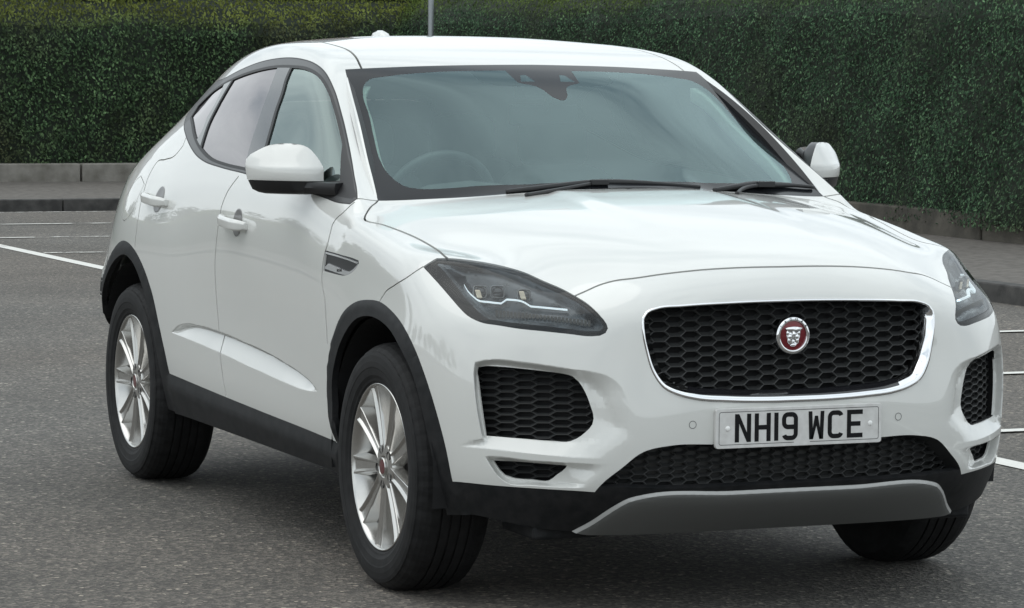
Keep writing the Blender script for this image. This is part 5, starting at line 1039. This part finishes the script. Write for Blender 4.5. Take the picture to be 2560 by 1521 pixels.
# ---------------------------------------------------------------- wheels
def make_wheel(x, s, ang):
    """s = +1 left side, -1 right side; outer face towards s*y"""
    wl = empty('wheel', (0, 0, 0), parent=CAR)
    CZ = .3625
    b = bmesh.new()
    prof = [(.225, .705), (.240, .700), (.262, .692), (.30, .688), (.335, .695), (.356, .712), (.3645, .735)]
    for g0 in (.765, .795, .825, .855): prof += [(.3665, g0 - .012), (.3665, g0 - .0035), (.361, g0 - .003), (.361, g0 + .003), (.3665, g0 + .0035)]
    prof += [(.3645, .885), (.3600, .900), (.352, .913), (.3425, .922), (.340, .9265), (.330, .9300), (.312, .9325), (.296, .9325), (.292, .9310), (.272, .9280), (.262, .9225), (.255, .9205), (.249, .9150), (.243, .905)]
    nseg = 150; rings = []
    for k in range(nseg):
        a = 2 * math.pi * k / nseg; ring = []
        for r, y in prof:
            if .875 < y < .925 and r > .341 and k % 3 == 0: r -= .0015
            if .70 < y < .74 and r > .35 and k % 3 == 0: r -= .0015
            zz = CZ + r * math.sin(a); 
            ring.append(b.verts.new((x + r * math.cos(a), s * y, max(zz, .002))))
        rings.append(ring)
    for k in range(nseg):
        A, B = rings[k], rings[(k + 1) % nseg]
        for i in range(len(prof) - 1): b.faces.new((A[i], A[i + 1], B[i + 1], B[i]))
    bmesh.ops.recalc_face_normals(b, faces=b.faces)
    bmobj('tyre', b, TYRE, wl, smooth=False)
    b = bmesh.new()
    revolve(b, [(.228, .70), (.218, .74), (.212, .80), (.218, .845), (.229, .878), (.2345, .896), (.2375, .905), (.2405, .9135), (.2440, .9180), (.2475, .9180), (.2485, .912), (.247, .90)], 96, cx=x, cz=CZ)
    for v in b.verts: v.co.y *= s
    bmesh.ops.recalc_face_normals(b, faces=b.faces)
    rim = bmobj('rim', b, ALLOY, wl, smooth=True)
    b = bmesh.new(); revolve(b, [(.215, .765), (.05, .765)], 48, cx=x, cz=CZ); revolve(b, [(.165, .80), (.165, .815), (.07, .815)], 64, cx=x, cz=CZ)
    for v in b.verts: v.co.y *= s
    bmesh.ops.recalc_face_normals(b, faces=b.faces)
    bmobj('brake_disc', b, mat('brake_steel', (.10, .095, .09), .5, metal=.6), wl)
    # nine spokes, each with a groove between two ridges
    b = bmesh.new()
    st = [(.050, .0185, .9030, .004), (.075, .0175, .9032, .0065), (.11, .0185, .9040, .0075), (.15, .0205, .9055, .0075), (.19, .0235, .9078, .0075), (.218, .0262, .9100, .007), (.2385, .0285, .9135, .006)]
    for k in range(9):
        a = rad(ang + 40 * k); er = Vector((math.cos(a), 0, math.sin(a))); et = Vector((-math.sin(a), 0, math.cos(a))); R = []
        for r, hw, y, gv in st:
            cs = [(-1.30, -.036), (-1.04, -.010), (-.98, -.0015), (-.92, 0), (-.78, 0), (-.70, -.0015), (-.48, -gv), (.48, -gv), (.70, -.0015), (.78, 0), (.92, 0), (.98, -.0015), (1.04, -.010), (1.30, -.036)]
            R.append([b.verts.new(Vector((x, 0, CZ)) + er * r + et * (hw * t) + Vector((0, y + d_, 0))) for t, d_ in cs])
        for A, B in zip(R[:-1], R[1:]):
            for i in range(len(A) - 1): b.faces.new((A[i], A[i + 1], B[i + 1], B[i]))
        b.faces.new(R[-1])
    for v in b.verts: v.co.y *= s
    bmesh.ops.recalc_face_normals(b, faces=b.faces)
    for k in range(1): pass
    o = bmobj('spokes', b, ALLOY, rim, smooth=True)
    o.data.set_sharp_from_angle(angle=rad(32))
    b = bmesh.new()
    revolve(b, [(.072, .870), (.0700, .894), (.066, .9015), (.040, .9045), (.033, .9045), (.030, .900)], 64, cx=x, cz=CZ)
    revolve(b, [(.0290, .899), (.0280, .9085), (.0262, .9105), (.0255, .9085), (.0225, .9082), (0, .9086)], 48, cx=x, cz=CZ)
    for v in b.verts: v.co.y *= s
    bmesh.ops.recalc_face_normals(b, faces=b.faces)
    hb_ = bmobj('hub', b, ALLOY, rim, smooth=True); hb_.data.set_sharp_from_angle(angle=rad(35))
    b = bmesh.new(); revolve(b, [(.0215, .9092), (.010, .9100), (0, .9102)], 32, cx=x, cz=CZ)
    for v in b.verts: v.co.y *= s
    bmesh.ops.recalc_face_normals(b, faces=b.faces); bmobj('centre_cap', b, mat('cap_red', (.17, .03, .035), .25, metal=.5, coat=.6), rim, smooth=True)
    for k in range(5):
        b = bmesh.new(); a = rad(ang + 18 + 72 * k); c = Vector((x + .054 * math.cos(a), 0, CZ + .054 * math.sin(a)))
        n = 14; r0 = [b.verts.new(c + Vector((.0125 * math.cos(2 * math.pi * i / n), .9052, .0125 * math.sin(2 * math.pi * i / n)))) for i in range(n)]
        r1 = [b.verts.new(c + Vector((.0105 * math.cos(2 * math.pi * i / n), .892, .0105 * math.sin(2 * math.pi * i / n)))) for i in range(n)]
        for i in range(n): b.faces.new((r0[i], r0[(i + 1) % n], r1[(i + 1) % n], r1[i]))
        b.faces.new(r1)
        for v in b.verts: v.co.y *= s
        bmesh.ops.recalc_face_normals(b, faces=b.faces); bmobj('bolt_recess', b, mat('bolt_dark', (.05, .05, .05), .35, metal=.6), rim)
    return wl
TYRE = mat('tyre_rubber', (.012, .012, .013), .7, spec=.3); addnoise(TYRE, 25, (.007, .007, .0075), (.014, .014, .0145), detail=8, bump=.35, bscale=260, dist=.0015)
make_wheel(0, -1, 25); make_wheel(-2.681, -1, 20); make_wheel(0, 1, 10); make_wheel(-2.681, 1, 33)
# ---------------------------------------------------------------- ground, kerbs, markings
def sheet(name, pts, m, z=None, kind='structure'):
    b = bmesh.new(); vs = [b.verts.new(p if len(p) == 3 else (p[0], p[1], z)) for p in pts]; f = b.faces.new(vs); f.normal_update()
    if f.normal.z < 0: f.normal_flip()
    o = bmobj(name, b, m)
    if kind: o['kind'] = kind
    return o
def asphalt(name, c1, c2, c3, sp):
    m = mat(name, c1, .82); nt = m.node_tree; b = nt.nodes['Principled BSDF']; L = nt.links
    tc = nt.nodes.new('ShaderNodeTexCoord')
    def noise(s, d, r=.6): n = nt.nodes.new('ShaderNodeTexNoise'); n.inputs['Scale'].default_value = s; n.inputs['Detail'].default_value = d; n.inputs['Roughness'].default_value = r; L.new(tc.outputs['Object'], n.inputs['Vector']); return n
    def ramp(src, stops):
        r = nt.nodes.new('ShaderNodeValToRGB'); e = r.color_ramp.elements
        while len(e) < len(stops): e.new(.5)
        for q, (p, c) in zip(e, stops): q.position = p; q.color = (*c, 1)
        L.new(src, r.inputs['Fac']); return r
    def mixc(a, b_, f, mode='MIX'): x = nt.nodes.new('ShaderNodeMix'); x.data_type = 'RGBA'; x.blend_type = mode; L.new(a, x.inputs[6]); L.new(b_, x.inputs[7]); (L.new(f, x.inputs[0]) if hasattr(f, 'links') else setattr(x.inputs[0], 'default_value', f)); return x.outputs[2]
    big = ramp(noise(.55, 6).outputs['Fac'], [(.35, c1), (.65, c2)]); 
    vor = nt.nodes.new('ShaderNodeTexVoronoi'); vor.inputs['Scale'].default_value = 82; L.new(tc.outputs['Object'], vor.inputs['Vector'])
    st = ramp(vor.outputs['Color'], [(.0, (.42, .42, .42)), (.5, (.92, .92, .92)), (.84, (1.75, 1.70, 1.62)), (1.0, (5.0, 4.8, 4.4))])
    col = mixc(big.outputs['Color'], st.outputs['Color'], 1.0, 'MULTIPLY')
    fine = ramp(noise(160, 3).outputs['Fac'], [(.3, (.72, .72, .72)), (.7, (1.3, 1.3, 1.3))])
    col = mixc(col, fine.outputs['Color'], 1.0, 'MULTIPLY')
    patch = ramp(noise(.16, 3).outputs['Fac'], [(.42, (1, 1, 1)), (.6, sp)])
    col = mixc(col, patch.outputs['Color'], 1.0, 'MULTIPLY')
    L.new(col, b.inputs['Base Color'])
    bp = nt.nodes.new('ShaderNodeBump'); bp.inputs['Strength'].default_value = .75; bp.inputs['Distance'].default_value = .006
    ad = nt.nodes.new('ShaderNodeMath'); ad.operation = 'ADD'; L.new(vor.outputs['Distance'], ad.inputs[0]); L.new(noise(160, 3).outputs['Fac'], ad.inputs[1]); L.new(ad.outputs[0], bp.inputs['Height'])
    L.new(bp.outputs['Normal'], b.inputs['Normal'])
    return m
ASP = asphalt('asphalt', (.086, .082, .075), (.118, .112, .103), None, (1.05, 1.0, .965))
sheet('ground', [(-300, -300), (300, -300), (300, 300), (-300, 300)], ASP, 0)
PAV = mat('pavement_tarmac', (.11, .10, .09), .9); addnoise(PAV, 14, (.085, .077, .068), (.145, .132, .118), detail=9, bump=.4, bscale=120, dist=.004)
KERB = mat('kerb_stone', (.05, .048, .046), .85); addnoise(KERB, 8, (.035, .034, .033), (.075, .072, .068), detail=8, bump=.4, bscale=60, dist=.004)
WALLM = mat('wall_concrete', (.2, .19, .17), .9); addnoise(WALLM, 5, (.15, .14, .12), (.26, .245, .22), detail=9, bump=.5, bscale=40, dist=.006)
# pavement: L-shaped, kerb line x = KX (far side) and y = KY (left-hand side of the bays)
KX, KY = -23.35, 6.88
HX, HY = -28.0, 9.55
sheet('pavement', [(KX - .14, -60), (KX - .14, KY + .14), (40, KY + .14), (40, HY + 1.5), (HX - 1.5, HY + 1.5), (HX - 1.5, -60)], PAV, .122)
def kerb_run(name, fx, n, along, a0, step):
    b = bmesh.new()
    for k in range(n):
        a = a0 + k * step; g = .006; dz = random.uniform(-.003, .003)
        if along == 'y': box(b, fx - .14, fx + random.uniform(-.004, .004), a + g, a + step - g, -.05, .124 + dz)
        else: box(b, a + g, a + step - g, fx + random.uniform(-.004, .004), fx + .14, -.05, .124 + dz)
    o = bmobj(name, b, KERB, bevel=.012, seg=2); o['kind'] = 'structure'; return o
kerb_run('kerb', KX, 60, 'y', KY - 60 * .915, .915); kerb_run('kerb', KY, 66, 'x', KX - .14, .915)
# white lines
def paintmat(name, wear):
    m = mat(name, (.78, .77, .73), .6); nt = m.node_tree; b = nt.nodes['Principled BSDF']; L = nt.links
    tc = nt.nodes.new('ShaderNodeTexCoord'); n = nt.nodes.new('ShaderNodeTexNoise'); n.inputs['Scale'].default_value = 3.2; n.inputs['Detail'].default_value = 12; n.inputs['Roughness'].default_value = .75
    L.new(tc.outputs['Object'], n.inputs['Vector']); r = nt.nodes.new('ShaderNodeValToRGB'); r.color_ramp.elements[0].position = wear - .06; r.color_ramp.elements[1].position = wear + .05
    L.new(n.outputs['Fac'], r.inputs['Fac']); L.new(r.outputs['Color'], b.inputs['Alpha'])
    n2 = nt.nodes.new('ShaderNodeTexNoise'); n2.inputs['Scale'].default_value = 60; L.new(tc.outputs['Object'], n2.inputs['Vector'])
    r2 = nt.nodes.new('ShaderNodeValToRGB'); r2.color_ramp.elements[0].color = (.55, .54, .50, 1); r2.color_ramp.elements[1].color = (.82, .81, .77, 1); L.new(n2.outputs['Fac'], r2.inputs['Fac']); L.new(r2.outputs['Color'], b.inputs['Base Color'])
    return m
PW = paintmat('road_paint', .37); PW2 = paintmat('road_paint_worn', .47)
def strip(name, p, q, w_, m, z=.004):
    p = Vector((*p, 0)); q = Vector((*q, 0)); n = (q - p).normalized().cross(Vector((0, 0, 1))) * w_ / 2
    return sheet(name, [(*(p + n)[:2], z), (*(q + n)[:2], z), (*(q - n)[:2], z), (*(p - n)[:2], z)], m)
strip('line_marking', (-23.1, 1.95), (-2.03, 2.43), .115, PW); strip('line_marking', (-2.03, 2.43), (10, 2.66), .115, PW)
for k in range(-3, 9):
    x_ = -2.93 - 2.235 * k
    strip('line_marking', (x_, 2.40 + (.02 * (x_ + 2)) + .06), (x_ + .02, KY - .25), .085, PW2 if k >= 6 else PW, z=.008)
strip('line_marking', (KX + .22, -40), (KX + .22, KY - .3), .07, paintmat('gutter_paint', .50), z=.006)

# ---------------------------------------------------------------- low walls and hedges
def lowwall(name, along, n, label):
    b = bmesh.new()
    for k in range(n):
        L = 2.74; g = .012; dz = random.uniform(-.012, .012); tl = random.uniform(-.02, .02)
        if along == 'y': a = 5.55 - 2.74 * 14 + k * L; box(b, HX - .25 + tl, HX + .0 + tl, a + g, a + L - g, .05, .335 + dz)
        else: a = HX + .1 + k * L; box(b, a + g, a + L - g, HY + tl * .5, HY + .25, .05, .335 + dz)
    o = bmobj(name, b, WALLM, bevel=.015); o['label'] = label; o['category'] = 'low wall'; return o
lowwall('low_wall', 'y', 15, 'low concrete retaining wall with open joints under the far left hedge')
WALLM = mat('wall_shaded', (.08, .075, .06), .95); addnoise(WALLM, 5, (.05, .046, .038), (.105, .095, .078), detail=9, bump=.5, bscale=40, dist=.006)  # same concrete, with the shade of the overhanging hedge put into a darker colour
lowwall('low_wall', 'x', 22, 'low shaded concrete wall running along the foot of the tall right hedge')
def leafmat(name, dark, mid, light, brown, ztop, topcol, streak=False):
    m = mat(name, mid, .85, spec=.12); nt = m.node_tree; b = nt.nodes['Principled BSDF']; L = nt.links
    tc = nt.nodes.new('ShaderNodeTexCoord'); g = nt.nodes.new('ShaderNodeNewGeometry')
    def noise(s, d=3): n = nt.nodes.new('ShaderNodeTexNoise'); n.inputs['Scale'].default_value = s; n.inputs['Detail'].default_value = d; L.new(tc.outputs['Object'], n.inputs['Vector']); return n.outputs['Fac']
    def ramp(src, stops):
        r = nt.nodes.new('ShaderNodeValToRGB'); e = r.color_ramp.elements
        while len(e) < len(stops): e.new(.5)
        for q, (p, c) in zip(e, stops): q.position = p; q.color = (*c, 1) if len(c) == 3 else c
        L.new(src, r.inputs['Fac']); return r.outputs['Color']
    def mixc(a, b_, f): x = nt.nodes.new('ShaderNodeMix'); x.data_type = 'RGBA'; L.new(a, x.inputs[6]); L.new(b_, x.inputs[7]); L.new(f, x.inputs[0]); return x.outputs[2]
    base = ramp(g.outputs['Random Per Island'], [(0, dark), (.55, mid), (.9, light), (1, tuple(min(1, c * 1.5) for c in light))])
    bro = ramp(noise(.9, 5), [(.50, (0, 0, 0)), (.66, (1, 1, 1))]); rb = ramp(g.outputs['Random Per Island'], [(0, tuple(c * .6 for c in brown)), (1, brown)])
    mu = nt.nodes.new('ShaderNodeMath'); mu.operation = 'MULTIPLY'; mu.inputs[1].default_value = .55; L.new(bro, mu.inputs[0])
    col = mixc(base, rb, mu.outputs[0])
    sp = nt.nodes.new('ShaderNodeSeparateXYZ'); L.new(tc.outputs['Object'], sp.inputs[0])
    ad = nt.nodes.new('ShaderNodeMath'); ad.operation = 'MULTIPLY_ADD'; ad.inputs[1].default_value = .55; L.new(noise(.7, 4), ad.inputs[0]); L.new(sp.outputs['Z'], ad.inputs[2])
    tp = nt.nodes.new('ShaderNodeMapRange'); tp.inputs['From Min'].default_value = ztop; tp.inputs['From Max'].default_value = ztop + .22; L.new(ad.outputs[0], tp.inputs['Value'])
    tcol = ramp(g.outputs['Random Per Island'], [(0, tuple(c * .55 for c in topcol)), (1, topcol)])
    col = mixc(col, tcol, tp.outputs[0])
    sc_ = nt.nodes.new('ShaderNodeVectorMath'); sc_.operation = 'SCALE'; L.new(col, sc_.inputs[0])
    cl = nt.nodes.new('ShaderNodeMapRange'); cl.inputs['From Min'].default_value = .32; cl.inputs['From Max'].default_value = .68; cl.inputs['To Min'].default_value = .62; cl.inputs['To Max'].default_value = 1.55; L.new(noise(2.6, 6), cl.inputs['Value']); L.new(cl.outputs[0], sc_.inputs['Scale'])
    L.new(sc_.outputs[0], b.inputs['Base Color'])
    return m
LM1 = leafmat('hedge_leaf_left', (.020, .034, .017), (.044, .078, .038), (.080, .132, .060), (.080, .068, .040), 1.86, (.17, .20, .05))
LM2 = leafmat('hedge_leaf_right', (.019, .038, .022), (.044, .086, .048), (.078, .138, .072), (.060, .052, .032), 2.02, (.12, .17, .04))
HD = mat('hedge_inside', (.018, .027, .016), .9)
def hedge(name, along, a0, a1, face, top, depth, dens, m, label, bulge=.10, lsz=.024):
    root = empty(name, ((face + (-depth / 2 if along == 'y' else 0), (a0 + a1) / 2, .3) if along == 'y' else ((a0 + a1) / 2, face + depth / 2, .3)), label, 'hedge')
    ox, oy, oz = root.location
    def surf(a, z):                                     # how far the face stands out at (a, z)
        return bulge * (math.sin(a * 1.3 + 1.7 * z) * .45 + math.sin(a * .51 + 2) * .6 + math.sin(z * 3.1 + a * 2.7) * .35 + math.sin(a * 4.3 - z * 5) * .18) - .30 * (max(0, z - top + .34) / .34) ** 2
    def tz(a): return top + .03 * math.sin(a * .6) + .02 * math.sin(a * 1.9 + 1) + (.026 * max(0, a - 1) if along == 'y' else 0)
    def P(a, z, o): return ((face + o) - ox, a - oy, z - oz) if along == 'y' else (a - ox, (face - o) - oy, z - oz)
    b = bmesh.new(); na = int((a1 - a0) / .35); R = []
    for i in range(na + 1):
        a = a0 + (a1 - a0) * i / na; row = []
        for z in np.linspace(.30, 1, 14): zz = .30 + (tz(a) - .30) * (z - .3) / .7; row.append(b.verts.new(P(a, zz - .03, surf(a, zz) - .08)))
        for q in (.4, 1.0): row.append(b.verts.new(P(a, tz(a) - .04, -depth * q)))
        row.append(b.verts.new(P(a, .3, -depth))); R.append(row)
    for A, B in zip(R[:-1], R[1:]):
        for k in range(len(A) - 1): b.faces.new((A[k], A[k + 1], B[k + 1], B[k]))
    b.faces.new(R[0]); b.faces.new(R[-1][::-1]); bmesh.ops.recalc_face_normals(b, faces=b.faces)
    bmobj('branches', b, HD, root)
    n = int((a1 - a0) * (top - .25) * dens); nt_ = int((a1 - a0) * depth * dens * .35)
    A = RNG.uniform(a0, a1, n + nt_); Z = np.concatenate([RNG.uniform(.26, 1, n), np.ones(nt_)]); V = []; F = []
    nr = RNG.normal(size=(n + nt_, 3)); ins = RNG.uniform(0, 1, n + nt_) ** 2; sz = RNG.uniform(.6, 1.25, n + nt_) * lsz; dq = RNG.uniform(0, 1, n + nt_); tw = RNG.uniform(0, 6.28, n + nt_)
    out = np.array([1, 0, 0]) if along == 'y' else np.array([0, -1, 0])
    for i in range(n + nt_):
        a = A[i]; t = tz(a)
        if i < n: z = .22 + (t - .20) * (Z[i] - .26) / .74; o = surf(a, z) + .03 - ins[i] * .13 + (.05 if RNG.random() < .03 else 0); nrm = out + nr[i] * .42 + np.array([0, 0, .35])
        else: z = t + RNG.normal() * .025; o = -dq[i] * depth * .9 + .03; nrm = np.array([0, 0, 1.]) + nr[i] * .6
        nrm /= np.linalg.norm(nrm); u_ = np.cross(nrm, [math.cos(tw[i]), math.sin(tw[i]), .3]); u_ /= np.linalg.norm(u_); v_ = np.cross(nrm, u_)
        c = np.array(P(a, z, o)); s_ = sz[i]; k = len(V)
        V += [c - u_ * s_, c - v_ * s_ * .5 + nrm * s_ * .15, c + u_ * s_, c + v_ * s_ * .5 + nrm * s_ * .15]; F.append((k, k + 1, k + 2, k + 3))
    me = bpy.data.meshes.new('leaves'); me.from_pydata([tuple(v) for v in V], [], F); me.materials.append(m)
    o = bpy.data.objects.new('leaves', me); COL.objects.link(o); o.parent = root
    return root
hedge('hedge', 'y', -14, HY + 1.2, HX - .12, 2.20, 1.6, 2000, LM1, 'clipped green hedge with a yellowish top at the back left of the car park')
hedge('hedge', 'x', HX - .6, -12.2, HY + .02, 2.34, 1.6, 2600, LM2, 'tall dark green clipped hedge running along the right side of the bays', bulge=.09, lsz=.017)
# slim metal post in front of the hedge corner
b = bmesh.new(); revolve(b, [(.034, .12), (.034, 4.2), (.03, 4.22), (0, 4.22)], 20)
for v in b.verts: v.co = Vector((v.co.x, v.co.z, v.co.y))
p_ = bmobj('signpost', b, mat('galvanised', (.30, .32, .33), .4, metal=.7), smooth=True); p_.location = (-25.6, 9.02, 0); p_['label'] = 'slim grey metal post standing in front of the hedge corner behind the car'; p_['category'] = 'post'

# house beyond the left hedge
BR = mat('brick_brown', (.14, .10, .08), .9); addnoise(BR, 5, (.10, .075, .06), (.19, .145, .115), detail=8, bump=.4, bscale=30)
house = empty('house', (-37, -2, 0), 'brown house wall with a pale stone band showing above the far left hedge', 'house')
def hp(name, x0, x1, y0, y1, z0, z1, m, bev=0):
    b = bmesh.new(); box(b, x0 + 37, x1 + 37, y0 + 2, y1 + 2, z0, z1); return bmobj(name, b, m, house, bevel=bev)
hp('wall', -43, -37, -3, 12, 0, 5.2, BR)
hp('stone_band', -37.0, -36.88, -3, 8.45, 2.33, 2.47, mat('pale_stone', (.50, .49, .45), .8), .01)
hp('door_panel', -37.0, -36.86, 8.5, 10.0, .1, 2.7, mat('brown_timber', (.07, .055, .05), .7), .01)
for k, (y0, y1) in enumerate(((-1.5, .3), (3, 4.8), (8, 9.8))):
    f = hp('window', -37.0, -36.95, y0, y1, 3.0, 4.3, mat('window_white', (.7, .7, .68), .5)); 
    b = bmesh.new(); box(b, .052, .06, y0 + 2.1, y1 + 1.9, 3.1, 4.2); bmobj('pane', b, mat('pane_dark', (.03, .035, .04), .05), f)
b = bmesh.new(); v = [b.verts.new(q) for q in ((.4, -1.3, 5.15), (.4, 14.3, 5.15), (-3, 14.3, 7.6), (-3, -1.3, 7.6), (-6.3, -1.3, 5.15), (-6.3, 14.3, 5.15))]
b.faces.new((v[0], v[1], v[2], v[3])); b.faces.new((v[3], v[2], v[5], v[4])); b.faces.new((v[0], v[3], v[4])); b.faces.new((v[1], v[5], v[2])); b.faces.new((v[0], v[4], v[5], v[1])); bmobj('roof', b, mat('slate', (.06, .06, .065), .7), house)

# ---------------------------------------------------------------- trees round the car park (mirrored in the paint and glass)
BARK = mat('bark', (.06, .05, .04), .9)
TL = leafmat('tree_leaf', (.012, .022, .012), (.03, .055, .025), (.065, .10, .04), (.05, .05, .02), 40, (.1, .14, .04))
def tree(x, y, h, r, label, seed, n=1700):
    rg = np.random.default_rng(seed); root = empty('tree', (x, y, 0), label, 'tree', group='trees around the car park')
    b = bmesh.new(); tube(b, [(0, 0, 0), (.1, .05, h * .3), (-.05, .1, h * .6), (0, 0, h * .85)], .25, 8, rfun=lambda t: .30 * (1 - t * .85) + .02)
    for k in range(6):
        a = rg.uniform(0, 6.28); z0 = h * rg.uniform(.3, .6); tube(b, [(0, 0, z0), (math.cos(a) * r * .4, math.sin(a) * r * .4, z0 + h * .12), (math.cos(a) * r * .75, math.sin(a) * r * .75, z0 + h * .25)], .08, 6, rfun=lambda t: .10 * (1 - t * .8))
    bmobj('trunk', b, BARK, root)
    V = []; F = []; cl = []
    for k in range(16): a = rg.uniform(0, 6.28); q = rg.uniform(0, .75) * r; zz = h * rg.uniform(.38, .95); cl.append((math.cos(a) * q * (1.2 - zz / h * .6), math.sin(a) * q * (1.2 - zz / h * .6), zz, r * rg.uniform(.25, .45)))
    for i in range(n):
        c = cl[rg.integers(len(cl))]; d = rg.normal(size=3); d /= np.linalg.norm(d); p = np.array(c[:3]) + d * c[3] * rg.uniform(.55, 1.05); nn = d + rg.normal(size=3) * .5; nn /= np.linalg.norm(nn)
        u_ = np.cross(nn, rg.normal(size=3)); u_ /= np.linalg.norm(u_); v_ = np.cross(nn, u_); s_ = rg.uniform(.18, .34); k = len(V); V += [p - u_ * s_, p - v_ * s_ * .6, p + u_ * s_, p + v_ * s_ * .6]; F.append((k, k + 1, k + 2, k + 3))
    me = bpy.data.meshes.new('crown'); me.from_pydata([tuple(v) for v in V], [], F); me.materials.append(TL); o = bpy.data.objects.new('crown', me); COL.objects.link(o); o.parent = root
TREES = []
an = -179
for k in range(16):
    an += 3.2 + 2.2 * math.sin(k * 2.9) ** 2; R_ = 88 + 12 * math.sin(k * 2.3); TREES.append((R_ * math.cos(rad(an)), R_ * math.sin(rad(an)), 4.6 + 2.6 * math.sin(k * 1.7 + 1) ** 2 + (1.5 if k > 12 else 0), 4.8 + 1.4 * math.sin(k * 3.1)))
for k, (x, y, h, r) in enumerate(TREES): tree(x, y, h, r, 'broad leafy tree standing beyond the open side of the car park', 100 + k)
